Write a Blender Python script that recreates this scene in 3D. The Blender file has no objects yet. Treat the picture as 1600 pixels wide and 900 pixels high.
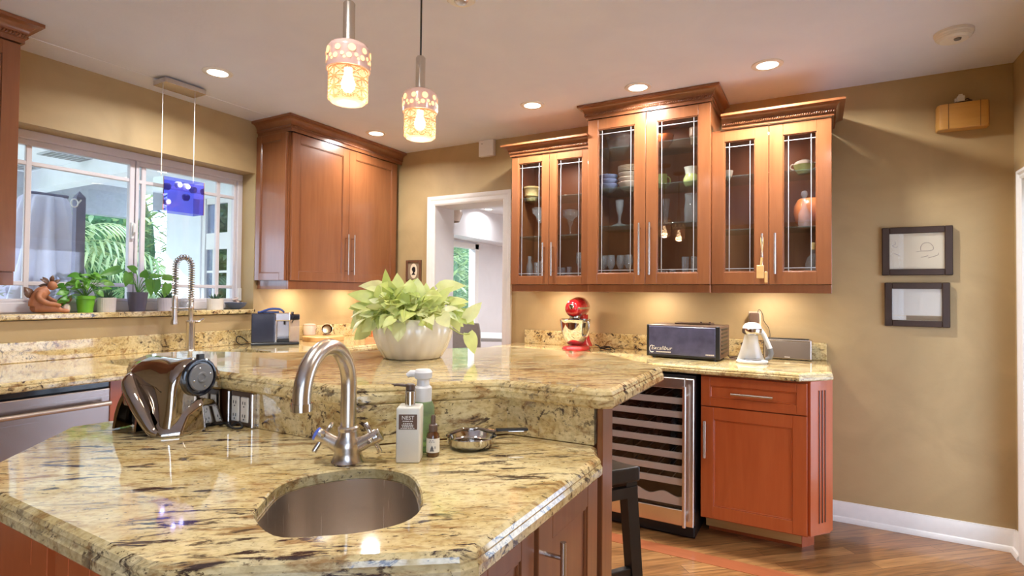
import bpy, bmesh, math, random
from mathutils import Vector, Matrix
from math import sin, cos, pi, radians as R
S = bpy.context.scene
C = S.collection
# ------------------------------------------------------------------ camera, world, exposure
cam = bpy.data.cameras.new('camera'); camo = bpy.data.objects.new('camera', cam); C.objects.link(camo)
yaw, pit, rol = R(29.0589), R(1.05307), R(0.54420)
F_ = Vector((-sin(yaw)*cos(pit), cos(yaw)*cos(pit), sin(pit)))
R0 = Vector((cos(yaw), sin(yaw), 0)); U0 = R0.cross(F_)
R_ = R0*cos(rol) + U0*sin(rol); U_ = R_.cross(F_)
camo.matrix_world = Matrix(((R_.x, U_.x, -F_.x, 0), (R_.y, U_.y, -F_.y, 0), (R_.z, U_.z, -F_.z, 1.2527), (0, 0, 0, 1)))
cam.sensor_width = 36; cam.lens = 855.75/1600*36; cam.shift_y = -6.58/1600; cam.clip_start = .02; cam.clip_end = 200
S.camera = camo
S.view_settings.view_transform = 'Standard'; S.view_settings.look = 'None'
S.view_settings.exposure = 0.45; S.view_settings.gamma = 1; S.view_settings.use_curve_mapping = False
S.cycles.use_denoising = True
S.cycles.max_bounces = 10; S.cycles.diffuse_bounces = 5; S.cycles.glossy_bounces = 5
S.cycles.transparent_max_bounces = 24; S.cycles.transmission_bounces = 8
S.cycles.sample_clamp_indirect = 4; S.cycles.caustics_reflective = False; S.cycles.caustics_refractive = False
W = bpy.data.worlds.new('world'); S.world = W; W.use_nodes = True
bg = W.node_tree.nodes['Background']; bg.inputs[0].default_value = (.60, .75, 1.0, 1); bg.inputs[1].default_value = 5.0
SUN = 5.0
sl = bpy.data.lights.new('sun', 'SUN'); so = bpy.data.objects.new('sun', sl); C.objects.link(so)
sl.energy = SUN; sl.angle = R(.6); sl.color = (1, .95, .86)
so.rotation_euler = Vector((.75, .45, -.50)).to_track_quat('-Z', 'Y').to_euler()
CAN_W, UNDER_W, BULB_W = 19.0, 1.9, 1.3
CAN_COL, UNDER_COL, BULB_COL = (1, .99, .97), (1, .85, .70), (1, .70, .44)
H = 2.44; XW = -3.44; YB = 3.61; XR = .867; YF = -3.2; CT = .89; CB = .85
def portal(x, y, z, rot, sx, sy):
    l = bpy.data.lights.new('window_portal', 'AREA'); o = bpy.data.objects.new('window_portal', l); C.objects.link(o)
    l.shape = 'RECTANGLE'; l.size = sx; l.size_y = sy; l.cycles.is_portal = True; o.location = (x, y, z); o.rotation_euler = rot
portal(-3.66, 1.76, 1.6, (0, R(-90), 0), .95, 1.42)
portal(.93, 2.87, .95, (0, R(90), 0), 1.75, 1.1)
portal(.93, -1.65, 1.15, (0, R(90), 0), 2.1, 2.5)
random.seed(5)
# ------------------------------------------------------------------ materials
def mat(name):
    m = bpy.data.materials.new(name); m.use_nodes = True
    nt = m.node_tree; b = nt.nodes['Principled BSDF']
    return m, nt, b
def N(nt, t, **k):
    n = nt.nodes.new('ShaderNode'+t)
    for a, v in k.items(): setattr(n, a, v)
    return n
def simple(name, col, rough=.5, metal=0, coat=0, spec=.5, var=0.06, scale=30, bump=0, **k):
    m, nt, b = mat(name)
    tc = N(nt, 'TexCoord'); no = N(nt, 'TexNoise'); no.inputs['Scale'].default_value = scale; no.inputs['Detail'].default_value = 4
    nt.links.new(tc.outputs['Object'], no.inputs['Vector'])
    rp = N(nt, 'ValToRGB'); c = Vector(col)
    rp.color_ramp.elements[0].color = (*(c*(1-var)), 1); rp.color_ramp.elements[1].color = (*[min(1, v) for v in c*(1+var)], 1)
    rp.color_ramp.elements[0].position = .3; rp.color_ramp.elements[1].position = .7
    nt.links.new(no.outputs[0], rp.inputs[0]); nt.links.new(rp.outputs[0], b.inputs['Base Color'])
    b.inputs['Roughness'].default_value = rough; b.inputs['Metallic'].default_value = metal
    b.inputs['Coat Weight'].default_value = coat; b.inputs['Coat Roughness'].default_value = .08
    b.inputs['Specular IOR Level'].default_value = spec
    if bump:
        bp = N(nt, 'Bump'); bp.inputs['Strength'].default_value = bump; bp.inputs['Distance'].default_value = .004
        nt.links.new(no.outputs[0], bp.inputs['Height']); nt.links.new(bp.outputs[0], b.inputs['Normal'])
    for a, v in k.items(): b.inputs[a.replace('_', ' ')].default_value = v
    return m
def wood(name, c1, c2, rough=.3, coat=.5, sc=(16, 16, 1.3), contrast=(.3, .7)):
    m, nt, b = mat(name)
    tc = N(nt, 'TexCoord'); mp = N(nt, 'Mapping'); mp.inputs['Scale'].default_value = sc
    nt.links.new(tc.outputs['Object'], mp.inputs[0])
    no = N(nt, 'TexNoise'); no.inputs['Scale'].default_value = 1; no.inputs['Detail'].default_value = 6; no.inputs['Roughness'].default_value = .6
    nt.links.new(mp.outputs[0], no.inputs['Vector'])
    mp2 = N(nt, 'Mapping'); mp2.inputs['Scale'].default_value = tuple(v*5 for v in sc); nt.links.new(tc.outputs['Object'], mp2.inputs[0])
    n2 = N(nt, 'TexNoise'); n2.inputs['Scale'].default_value = 1; n2.inputs['Detail'].default_value = 3; nt.links.new(mp2.outputs[0], n2.inputs['Vector'])
    mx = N(nt, 'Mix'); mx.inputs[0].default_value = .3
    nt.links.new(no.outputs[0], mx.inputs[2]); nt.links.new(n2.outputs[0], mx.inputs[3])
    rp = N(nt, 'ValToRGB'); rp.color_ramp.elements[0].position, rp.color_ramp.elements[1].position = contrast
    rp.color_ramp.elements[0].color = (*c1, 1); rp.color_ramp.elements[1].color = (*c2, 1)
    nt.links.new(mx.outputs[0], rp.inputs[0]); nt.links.new(rp.outputs[0], b.inputs['Base Color'])
    b.inputs['Roughness'].default_value = rough; b.inputs['Coat Weight'].default_value = coat; b.inputs['Coat Roughness'].default_value = .12
    return m
def brushed(name, col, rough=.3, axis=2, metal=1):
    m, nt, b = mat(name)
    tc = N(nt, 'TexCoord'); mp = N(nt, 'Mapping'); s = [420, 420, 420]; s[axis] = 1.5; mp.inputs['Scale'].default_value = s
    nt.links.new(tc.outputs['Object'], mp.inputs[0]); no = N(nt, 'TexNoise'); no.inputs['Scale'].default_value = 1; no.inputs['Detail'].default_value = 2
    nt.links.new(mp.outputs[0], no.inputs['Vector'])
    mr = N(nt, 'MapRange'); mr.inputs[3].default_value = rough-.03; mr.inputs[4].default_value = rough+.03
    nt.links.new(no.outputs[0], mr.inputs[0]); nt.links.new(mr.outputs[0], b.inputs['Roughness'])
    b.inputs['Base Color'].default_value = (*col, 1); b.inputs['Metallic'].default_value = metal
    return m
def emit(name, col, st):
    m, nt, b = mat(name); b.inputs['Base Color'].default_value = (*col, 1)
    b.inputs['Emission Color'].default_value = (*col, 1); b.inputs['Emission Strength'].default_value = st
    return m
def pane(name, tint=(1, 1, 1), refl=.9, ior=1.45, rough=0.0, haze=0, hcol=(1, 1, 1)):
    m = bpy.data.materials.new(name); m.use_nodes = True; nt = m.node_tree; nt.nodes.clear()
    out = N(nt, 'OutputMaterial'); t = N(nt, 'BsdfTransparent'); t.inputs[0].default_value = (*tint, 1)
    g = N(nt, 'BsdfGlossy'); g.inputs['Roughness'].default_value = rough; g.inputs[0].default_value = (refl, refl, refl, 1)
    lw = N(nt, 'LayerWeight'); lw.inputs[0].default_value = .5; pw = N(nt, 'Math', operation='POWER'); pw.inputs[1].default_value = 5
    f0 = ((ior-1)/(ior+1))**2; fr = N(nt, 'MapRange'); fr.inputs[3].default_value = f0; fr.inputs[4].default_value = 1
    nt.links.new(lw.outputs['Facing'], pw.inputs[0]); nt.links.new(pw.outputs[0], fr.inputs[0])
    mx = N(nt, 'MixShader'); nt.links.new(fr.outputs[0], mx.inputs[0]); nt.links.new(t.outputs[0], mx.inputs[1]); nt.links.new(g.outputs[0], mx.inputs[2])
    last = mx
    if haze:
        d = N(nt, 'BsdfDiffuse'); d.inputs[0].default_value = (*hcol, 1)
        m2 = N(nt, 'MixShader'); m2.inputs[0].default_value = haze
        nt.links.new(mx.outputs[0], m2.inputs[1]); nt.links.new(d.outputs[0], m2.inputs[2]); last = m2
    nt.links.new(last.outputs[0], out.inputs[0])
    return m
def granite():
    m, nt, b = mat('granite'); L = nt.links.new
    ge = N(nt, 'NewGeometry')
    def tex(scale, rot=38, detail=5, rough=.6, dist=0, off=(0, 0, 0)):
        mp = N(nt, 'Mapping'); mp.vector_type = 'TEXTURE'; mp.inputs['Rotation'].default_value = (0, 0, R(rot))
        mp.inputs['Scale'].default_value = tuple(1/s for s in scale); mp.inputs['Location'].default_value = off
        L(ge.outputs['Position'], mp.inputs[0]); n = N(nt, 'TexNoise'); n.inputs['Scale'].default_value = 1
        n.inputs['Detail'].default_value = detail; n.inputs['Roughness'].default_value = rough; n.inputs['Distortion'].default_value = dist
        L(mp.outputs[0], n.inputs['Vector']); return n.outputs[0]
    def ramp(src, stops):
        r = N(nt, 'ValToRGB'); e = r.color_ramp.elements
        while len(e) < len(stops): e.new(.5)
        for i, (p, c) in enumerate(stops):
            e[i].position = p; e[i].color = (*c, 1) if not isinstance(c, (int, float)) else (c, c, c, 1)
        L(src, r.inputs[0]); return r.outputs[0]
    def mix(f, a, bb):
        n = N(nt, 'Mix', data_type='RGBA'); L(f, n.inputs[0])
        for v, s in ((a, n.inputs[6]), (bb, n.inputs[7])):
            if isinstance(v, tuple): s.default_value = (*v, 1)
            else: L(v, s)
        return n.outputs[2]
    base = ramp(tex((5, 9, 9), detail=6, dist=.6), [(.28, (.34, .21, .06)), (.42, (.58, .41, .15)), (.55, (.74, .60, .31)), (.75, (.71, .61, .39))])
    fine = ramp(tex((60, 110, 110), detail=4), [(.36, (.36, .23, .08)), (.55, (.80, .66, .36))])
    n = N(nt, 'Mix', data_type='RGBA'); n.inputs[0].default_value = .38; L(base, n.inputs[6]); L(fine, n.inputs[7]); col = n.outputs[2]
    brown = ramp(tex((10, 38, 30), detail=8, rough=.65, dist=.5, off=(3, 1, 0)), [(.535, 0), (.64, .8)])
    col = mix(brown, col, (.27, .125, .035))
    reg = ramp(tex((3.5, 6, 6), detail=3, off=(7, 2, 1)), [(.38, 0), (.52, 1)])
    dark = ramp(tex((9, 42, 34), detail=9, rough=.7, dist=.7, off=(1, 5, 2)), [(.545, 0), (.60, 1)])
    mu = N(nt, 'Math', operation='MULTIPLY'); L(reg, mu.inputs[0]); L(dark, mu.inputs[1])
    col = mix(mu.outputs[0], col, (.052, .030, .024))
    sp = ramp(tex((75, 120, 110), detail=5, rough=.7, off=(2, 2, 2)), [(.60, 0), (.65, .9)])
    col = mix(sp, col, (.085, .045, .02))
    gr = ramp(tex((12, 30, 26), detail=6, rough=.6, dist=.4, off=(11, 3, 4)), [(.68, 0), (.72, .8)])
    col = mix(gr, col, (.17, .17, .19))
    L(col, b.inputs['Base Color'])
    b.inputs['Roughness'].default_value = .06; b.inputs['Specular IOR Level'].default_value = .6; b.inputs['IOR'].default_value = 1.55; b.inputs['Coat Weight'].default_value = .35; b.inputs['Coat IOR'].default_value = 1.5; b.inputs['Coat Roughness'].default_value = .02
    return m
def plaster(name, c1, c2, scale=3, rough=.6):
    m, nt, b = mat(name); L = nt.links.new
    ge = N(nt, 'NewGeometry'); n = N(nt, 'TexNoise'); n.inputs['Scale'].default_value = scale; n.inputs['Detail'].default_value = 8; n.inputs['Distortion'].default_value = 1.2
    L(ge.outputs['Position'], n.inputs['Vector']); r = N(nt, 'ValToRGB'); r.color_ramp.elements[0].position = .3; r.color_ramp.elements[1].position = .7
    r.color_ramp.elements[0].color = (*c1, 1); r.color_ramp.elements[1].color = (*c2, 1); L(n.outputs[0], r.inputs[0]); L(r.outputs[0], b.inputs['Base Color'])
    b.inputs['Roughness'].default_value = rough
    n2 = N(nt, 'TexNoise'); n2.inputs['Scale'].default_value = 60; L(ge.outputs['Position'], n2.inputs['Vector'])
    bp = N(nt, 'Bump'); bp.inputs['Strength'].default_value = .12; bp.inputs['Distance'].default_value = .004; L(n2.outputs[0], bp.inputs['Height']); L(bp.outputs[0], b.inputs['Normal'])
    return m
def floor_mat():
    m, nt, b = mat('oak_floor'); L = nt.links.new
    ge = N(nt, 'NewGeometry'); mp = N(nt, 'Mapping'); mp.inputs['Rotation'].default_value = (0, 0, R(-42)); L(ge.outputs['Position'], mp.inputs[0])
    br = N(nt, 'TexBrick'); br.inputs['Scale'].default_value = 1; br.inputs['Brick Width'].default_value = .9; br.inputs['Row Height'].default_value = .075
    br.inputs['Mortar Size'].default_value = .0012; br.inputs['Color1'].default_value = (.46, .24, .09, 1); br.inputs['Color2'].default_value = (.28, .125, .042, 1); br.inputs['Mortar'].default_value = (.05, .02, .01, 1)
    L(mp.outputs[0], br.inputs['Vector'])
    m2 = N(nt, 'Mapping'); m2.inputs['Scale'].default_value = (5, 60, 5); L(mp.outputs[0], m2.inputs[0])
    n = N(nt, 'TexNoise'); n.inputs['Scale'].default_value = 1; n.inputs['Detail'].default_value = 7; n.inputs['Distortion'].default_value = 1; L(m2.outputs[0], n.inputs['Vector'])
    r = N(nt, 'ValToRGB'); r.color_ramp.elements[0].position = .3; r.color_ramp.elements[1].position = .7; r.color_ramp.elements[0].color = (.5, .45, .4, 1); r.color_ramp.elements[1].color = (1.1, 1.05, 1, 1); L(n.outputs[0], r.inputs[0])
    mx = N(nt, 'Mix', data_type='RGBA', blend_type='MULTIPLY'); mx.inputs[0].default_value = 1; L(br.outputs[0], mx.inputs[6]); L(r.outputs[0], mx.inputs[7])
    L(mx.outputs[2], b.inputs['Base Color']); b.inputs['Roughness'].default_value = .28; b.inputs['Coat Weight'].default_value = .3
    return m
M = {}
M['granite'] = granite()
M['cherry'] = wood('cherry_wood', (.205, .066, .022), (.285, .104, .038))
M['cherry_in'] = wood('cherry_interior', (.25, .085, .032), (.34, .125, .05), rough=.45, coat=0)
M['cherry_red'] = wood('red_cherry_wood', (.43, .086, .020), (.53, .125, .034))
M['maple'] = wood('raw_plywood', (.62, .36, .12), (.75, .48, .19), rough=.5, coat=0, sc=(2, 20, 20))
M['oakbox'] = wood('honey_wood', (.52, .25, .05), (.64, .34, .085), rough=.4, coat=.2, sc=(1.5, 20, 14))
M['bamboo'] = wood('bamboo', (.62, .33, .12), (.74, .45, .19), rough=.4, coat=.1, sc=(40, 40, 2))
M['espresso'] = wood('black_wood', (.012, .009, .008), (.022, .016, .013), rough=.4, coat=.1)
M['frame_wood'] = wood('dark_frame_wood', (.030, .013, .007), (.045, .020, .010), rough=.45, coat=0)
M['grille_wood'] = wood('brown_frame_wood', (.10, .04, .02), (.15, .065, .03), rough=.4, coat=.2)
M['wall'] = plaster('khaki_plaster', (.405, .287, .136), (.475, .338, .164))
M['ceiling'] = plaster('white_ceiling_paint', (.76, .80, .94), (.80, .84, .97), rough=.8)
M['white_wall'] = plaster('white_wall_paint', (.76, .75, .77), (.80, .79, .81))
M['patio_white'] = plaster('patio_white_paint', (.78, .80, .84), (.84, .86, .90))
M['trim'] = simple('white_trim_paint', (.82, .80, .77), rough=.35, var=.02)
M['winframe'] = simple('white_window_vinyl', (.70, .66, .68), rough=.4, var=.02)
M['floor'] = floor_mat()
M['inlay'] = wood('red_inlay_wood', (.30, .085, .032), (.40, .125, .050), rough=.28, coat=.3, sc=(3, 30, 3))
M['steel'] = brushed('brushed_steel', (.66, .61, .58), .24, 0)
M['steel_v'] = brushed('brushed_steel_vertical', (.76, .69, .62), .26, 2)
M['steel_dark'] = brushed('brushed_dark_steel', (.40, .35, .33), .26, 0)
M['nickel'] = brushed('brushed_nickel', (.66, .60, .54), .26, 2)
M['chrome'] = simple('polished_chrome', (.72, .70, .68), rough=.06, metal=1, var=.01)
M['bronze'] = simple('polished_dark_bronze', (.30, .20, .115), rough=.12, metal=1, var=.04)
M['gun'] = simple('polished_gunmetal_chrome', (.47, .42, .37), rough=.05, metal=1, var=.02)
M['black'] = simple('black_plastic', (.012, .012, .014), rough=.35)
M['blackgloss'] = simple('black_gloss_plastic', (.010, .011, .018), rough=.12, coat=.5)
M['grey'] = simple('grey_plastic', (.16, .16, .165), rough=.4)
M['midgrey'] = simple('warm_grey_grille', (.17, .14, .12), rough=.7, var=.15, scale=900)
M['white'] = simple('white_plastic', (.80, .79, .76), rough=.3, var=.02)
M['cream'] = simple('cream_ceramic', (.78, .74, .66), rough=.12, coat=.6, var=.03, scale=12)
M['creamplate'] = simple('pale_stoneware', (.70, .56, .44), rough=.25, coat=.3)
M['yellowware'] = simple('yellow_stoneware', (.62, .50, .22), rough=.25, coat=.3)
M['blueware'] = simple('blue_stoneware', (.20, .24, .40), rough=.25, coat=.3)
M['greenware'] = simple('pale_green_stoneware', (.50, .55, .20), rough=.2, coat=.4)
M['orangeware'] = simple('orange_stoneware', (.62, .17, .05), rough=.25, coat=.4)
M['pinkware'] = simple('pink_stoneware', (.65, .22, .24), rough=.3)
M['red'] = simple('red_enamel', (.50, .016, .018), rough=.14, coat=.8, var=.03)
M['terracotta'] = simple('terracotta', (.40, .155, .07), rough=.55, var=.2, scale=18)
M['leafgreen'] = simple('green_pot_plastic', (.14, .40, .02), rough=.4)
M['potgrey'] = simple('slate_pot_glaze', (.10, .09, .12), rough=.3)
M['ribbed'] = simple('ivory_ribbed_ceramic', (.72, .66, .58), rough=.5)
M['bluebowl'] = simple('slate_blue_glaze', (.10, .13, .22), rough=.3)
M['soil'] = simple('potting_soil', (.03, .018, .01), rough=.95, var=.5, scale=90, bump=.5)
M['soapbody'] = simple('ivory_plastic', (.74, .70, .60), rough=.35, var=.02)
M['label_brown'] = simple('brown_label', (.13, .065, .035), rough=.5, var=.05)
M['labelwhite'] = simple('white_label', (.80, .76, .68), rough=.5, var=.02)
M['amber'] = pane('amber_glass', (.34, .12, .02), ior=1.5)
M['ambersolid'] = simple('amber_bottle', (.10, .034, .010), rough=.08, coat=.8)
M['softwhite'] = simple('frosted_white_plastic', (.86, .84, .82), rough=.35, var=.02, Transmission_Weight=.15)
M['greensoap'] = pane('green_tinted_plastic', (.55, .72, .48), ior=1.4, haze=.25, hcol=(.45, .60, .36))
M['glass'] = pane('clear_pane_glass', (.97, .98, .98), ior=1.5)
M['cabglass'] = pane('cabinet_glass', (.96, .96, .97), ior=1.5)
M['drink'] = pane('drinking_glass', (.93, .94, .95), ior=1.6, haze=.09, hcol=(.95, .95, 1))
M['shelfglass'] = pane('shelf_glass', (.86, .93, .90), ior=1.45, haze=.05, hcol=(.5, .65, .6))
M['wineglass'] = pane('smoked_glass', (.90, .88, .87), ior=1.55)
M['doorglass'] = pane('dark_door_glass', (.42, .45, .50), ior=1.6)
M['rack'] = simple('satin_rack_steel', (.80, .76, .74), rough=.45, metal=.2, var=.02)
M['blueacrylic'] = pane('blue_acrylic', (.66, .68, .985), ior=1.45, haze=.07, hcol=(.10, .10, .80))
M['lead'] = simple('lead_came', (.66, .66, .68), rough=.35, metal=.6)
M['caneon'] = emit('downlight_lens', (1, .88, .72), 5)
M['bulb'] = emit('warm_bulb', (1, .78, .52), 9)
M['bulbcool'] = emit('small_white_bulb', (.85, .80, 1), 14)
M['glowdot'] = emit('lit_lamp_perforation', (1, .60, .26), .95)
M['mirror'] = simple('mirror_glass', (.80, .84, .86), rough=.02, metal=1, var=.01)
M['pinkcer'] = simple('mauve_ceramic_collar', (.62, .40, .34), rough=.25, coat=.4)
M['cloth'] = simple('lavender_cloth', (.74, .75, .90), rough=.9, var=.05, scale=8)
M['greypost'] = simple('weathered_grey_wood', (.20, .20, .28), rough=.8, var=.12, scale=12)
M['patiobeam'] = simple('grey_beam_paint', (.44, .46, .50), rough=.6)
M['bouncepaint'] = simple('lavender_bounce_paint', (.72, .71, .80), rough=.8, var=.06, scale=6)  # for the unseen wall added to bounce daylight
M['chair'] = simple('pale_taupe_upholstery', (.46, .41, .36), rough=.8)
M['pavers'] = simple('pale_paving', (.70, .68, .66), rough=.8, var=.08, scale=6)
M['lawn'] = simple('lawn_green', (.14, .22, .08), rough=.9, var=.4, scale=9)
M['trunk'] = simple('palm_trunk', (.20, .15, .10), rough=.9, var=.3, scale=20)
M['paper'] = simple('cream_paper', (.78, .66, .50), rough=.7, var=.03, scale=4)
M['paper2'] = simple('white_paper', (.74, .68, .62), rough=.7, var=.03, scale=4)
M['pencil'] = simple('grey_pencil', (.42, .30, .26), rough=.8)
M['pinkchalk'] = simple('pink_chalk', (.62, .42, .38), rough=.8)
M['bluechalk'] = simple('pale_green_chalk', (.60, .62, .58), rough=.8)
M['mat_brown'] = simple('tan_card', (.28, .20, .13), rough=.8)
M['bluecap'] = simple('blue_enamel_cap', (.10, .16, .62), rough=.25, coat=.5)
M['slate'] = simple('slate_blue_door', (.080, .080, .145), rough=.25, coat=.3, var=.25, scale=14)
M['navy'] = simple('dark_navy_plastic', (.020, .022, .040), rough=.22, coat=.3)
M['bluelever'] = simple('blue_reflective_plastic', (.035, .08, .30), rough=.12, coat=.8)
M['brownplast'] = simple('dark_brown_plastic', (.11, .065, .045), rough=.35)
M['cordblack'] = simple('black_cord', (.012, .010, .010), rough=.5)
M['cordwire'] = simple('pale_wire', (.62, .56, .50), rough=.4)
M['clearplast'] = pane('clear_plastic_tank', (.80, .78, .80), ior=1.4, haze=.30, hcol=(.62, .55, .55))
M['pinkorchid'] = simple('pink_orchid_petals', (.85, .50, .58), rough=.7)
M['flesh_shell'] = simple('pale_shell', (.62, .48, .40), rough=.6)
def leafmat(name, cols, rough=.4, trans=.25):
    m, nt, b = mat(name); L = nt.links.new
    ge = N(nt, 'NewGeometry'); r = N(nt, 'ValToRGB'); e = r.color_ramp.elements
    while len(e) < len(cols): e.new(.5)
    for i, c in enumerate(cols): e[i].position = i/(len(cols)-1); e[i].color = (*c, 1)
    L(ge.outputs['Random Per Island'], r.inputs[0])
    n = N(nt, 'TexNoise'); n.inputs['Scale'].default_value = 25; L(ge.outputs['Position'], n.inputs['Vector'])
    hs = N(nt, 'HueSaturation'); mr = N(nt, 'MapRange'); mr.inputs[3].default_value = .75; mr.inputs[4].default_value = 1.25
    L(n.outputs[0], mr.inputs[0]); L(mr.outputs[0], hs.inputs['Value']); L(r.outputs[0], hs.inputs['Color'])
    L(hs.outputs[0], b.inputs['Base Color']); b.inputs['Roughness'].default_value = rough
    tr = N(nt, 'BsdfTranslucent'); L(hs.outputs[0], tr.inputs[0]); mx = N(nt, 'MixShader'); mx.inputs[0].default_value = trans
    o = nt.nodes['Material Output']; L(b.outputs[0], mx.inputs[1]); L(tr.outputs[0], mx.inputs[2]); L(mx.outputs[0], o.inputs[0])
    return m
M['pothos'] = leafmat('neon_pothos_leaf', [(.52, .62, .16), (.72, .78, .34), (.62, .72, .24), (.80, .84, .50)])
M['pothostem'] = simple('pothos_stem', (.42, .46, .12), rough=.5)
M['leaf'] = leafmat('houseplant_leaf', [(.05, .20, .02), (.12, .34, .03), (.20, .42, .06)])
M['succulent'] = leafmat('succulent_leaf', [(.05, .12, .06), (.10, .18, .10)])
M['palm'] = leafmat('palm_leaf', [(.16, .27, .10), (.28, .38, .15), (.46, .54, .26), (.22, .33, .16)], trans=.4)
M['shrub'] = leafmat('shrub_leaf', [(.17, .28, .11), (.28, .39, .16), (.46, .55, .28), (.22, .34, .18)], trans=.4)
M['yellowleaf'] = leafmat('golden_leaf', [(.30, .45, .05), (.62, .55, .05), (.20, .40, .05)], trans=.4)
# ------------------------------------------------------------------ helpers
def thing(name, label, cat, loc=(0, 0, 0), rz=0, group=None):
    o = bpy.data.objects.new(name, None); C.objects.link(o); o.empty_display_size = .05
    o.location = loc; o.rotation_euler = (0, 0, rz); o['label'] = label; o['category'] = cat
    if group: o['group'] = group
    return o
def tag(o, label, cat, group=None, kind=None):
    o['label'] = label; o['category'] = cat
    if group: o['group'] = group
    if kind: o['kind'] = kind
    return o
def obj(name, bm, m, parent=None, smooth=None, loc=None, label=None):
    me = bpy.data.meshes.new(name)
    bmesh.ops.recalc_face_normals(bm, faces=bm.faces[:])
    bm.to_mesh(me); bm.free()
    for k in (m if isinstance(m, (list, tuple)) else [m]): me.materials.append(M[k])
    if smooth is not None:
        me.polygons.foreach_set('use_smooth', [True]*len(me.polygons))
        if smooth < 180: me.set_sharp_from_angle(angle=R(smooth))
    o = bpy.data.objects.new(name, me); C.objects.link(o)
    if parent: o.parent = parent
    if loc: o.location = loc
    if label: o['label'] = label
    return o
def struct(name, bm, m, parent=None, smooth=None):
    o = obj(name, bm, m, parent, smooth)
    if not parent: o['kind'] = 'structure'
    return o
def B(): return bmesh.new()
def box(bm, x0, y0, z0, x1, y1, z1, bev=0, seg=1, mi=0):
    t = bmesh.new(); bmesh.ops.create_cube(t, size=1)
    a, b = (min(x0, x1), min(y0, y1), min(z0, z1)), (max(x0, x1), max(y0, y1), max(z0, z1))
    for v in t.verts: v.co = Vector(a[i]+(v.co[i]+.5)*(b[i]-a[i]) for i in range(3))
    if bev: bmesh.ops.bevel(t, geom=t.edges[:], offset=bev, segments=seg, affect='EDGES', profile=.5)
    add(bm, t, mi=mi); return bm
def add(bm, t, mx=None, mi=0):
    n = {}
    for v in t.verts: n[v] = bm.verts.new(mx @ v.co if mx else v.co)
    for f in t.faces:
        try: g = bm.faces.new([n[v] for v in f.verts]); g.material_index = mi or f.material_index
        except ValueError: pass
    t.free()
def tube(bm, pts, r, seg=10, cap=True, closed=False):
    pts = [Vector(p) for p in pts]; n = len(pts); rr = r if isinstance(r, (list, tuple)) else [r]*n
    rings = []; prev = None
    for i, p in enumerate(pts):
        if closed: d = (pts[(i+1) % n]-pts[i-1]).normalized()
        else: d = (pts[min(i+1, n-1)]-pts[max(i-1, 0)]).normalized()
        if prev is None: u = d.orthogonal().normalized()
        else: u = prev-d*prev.dot(d); u = u.normalized() if u.length > 1e-6 else d.orthogonal().normalized()
        prev = u; w = d.cross(u)
        rings.append([bm.verts.new(p+(u*cos(2*pi*k/seg)+w*sin(2*pi*k/seg))*rr[i]) for k in range(seg)])
    for i in range(n if closed else n-1):
        a, b = rings[i], rings[(i+1) % n]
        for k in range(seg): bm.faces.new((a[k], a[(k+1) % seg], b[(k+1) % seg], b[k]))
    if cap and not closed: bm.faces.new(rings[0][::-1]); bm.faces.new(rings[-1])
    return bm
def lathe(bm, prof, seg=28, c=(0, 0, 0), mx=None, fn=None):
    rings = []
    for r, z in prof:
        if r < 1e-5: v = Vector((0, 0, z)); rings.append([bm.verts.new((mx @ v if mx else v)+Vector(c))])
        else:
            ring = []
            for k in range(seg):
                a = 2*pi*k/seg; q = r*(fn(a, z) if fn else 1); v = Vector((q*cos(a), q*sin(a), z))
                ring.append(bm.verts.new((mx @ v if mx else v)+Vector(c)))
            rings.append(ring)
    for a, b in zip(rings, rings[1:]):
        if len(a) == 1 and len(b) == 1: continue
        for k in range(seg):
            k2 = (k+1) % seg
            if len(a) == 1: bm.faces.new((a[0], b[k], b[k2]))
            elif len(b) == 1: bm.faces.new((a[k], a[k2], b[0]))
            else: bm.faces.new((a[k], a[k2], b[k2], b[k]))
    return bm
def cyl(bm, x, y, z0, z1, r, seg=20, bev=.0):
    b = min(bev, r*.5)
    return lathe(bm, [(0, z0), (r-b, z0), (r, z0+b), (r, z1-b), (r-b, z1), (0, z1)] if b else [(0, z0), (r, z0), (r, z1), (0, z1)], seg, (x, y, 0))
def ell(bm, c, r, seg=20, rings=12):
    t = bmesh.new(); bmesh.ops.create_uvsphere(t, u_segments=seg, v_segments=rings, radius=1)
    add(bm, t, Matrix.Translation(c) @ Matrix.Diagonal((*r, 1))); return bm
def offset(poly, d):
    """inset a CCW polygon by d"""
    n = len(poly); out = []
    for i in range(n):
        p0, p1, p2 = Vector(poly[i-1]), Vector(poly[i]), Vector(poly[(i+1) % n])
        a, b = (p1-p0).normalized(), (p2-p1).normalized()
        na, nb = Vector((-a.y, a.x)), Vector((-b.y, b.x)); m = (na+nb)/(1+na.dot(nb))
        out.append((p1.x+m.x*d, p1.y+m.y*d))
    return out
def fill(bm, loops, z, up):
    es = []
    for l in loops:
        for i in range(len(l)):
            e = bm.edges.get((l[i], l[(i+1) % len(l)])) or bm.edges.new((l[i], l[(i+1) % len(l)])); es.append(e)
    bmesh.ops.triangle_fill(bm, edges=es, use_beauty=True, use_dissolve=False, normal=(0, 0, 1 if up else -1))
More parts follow.
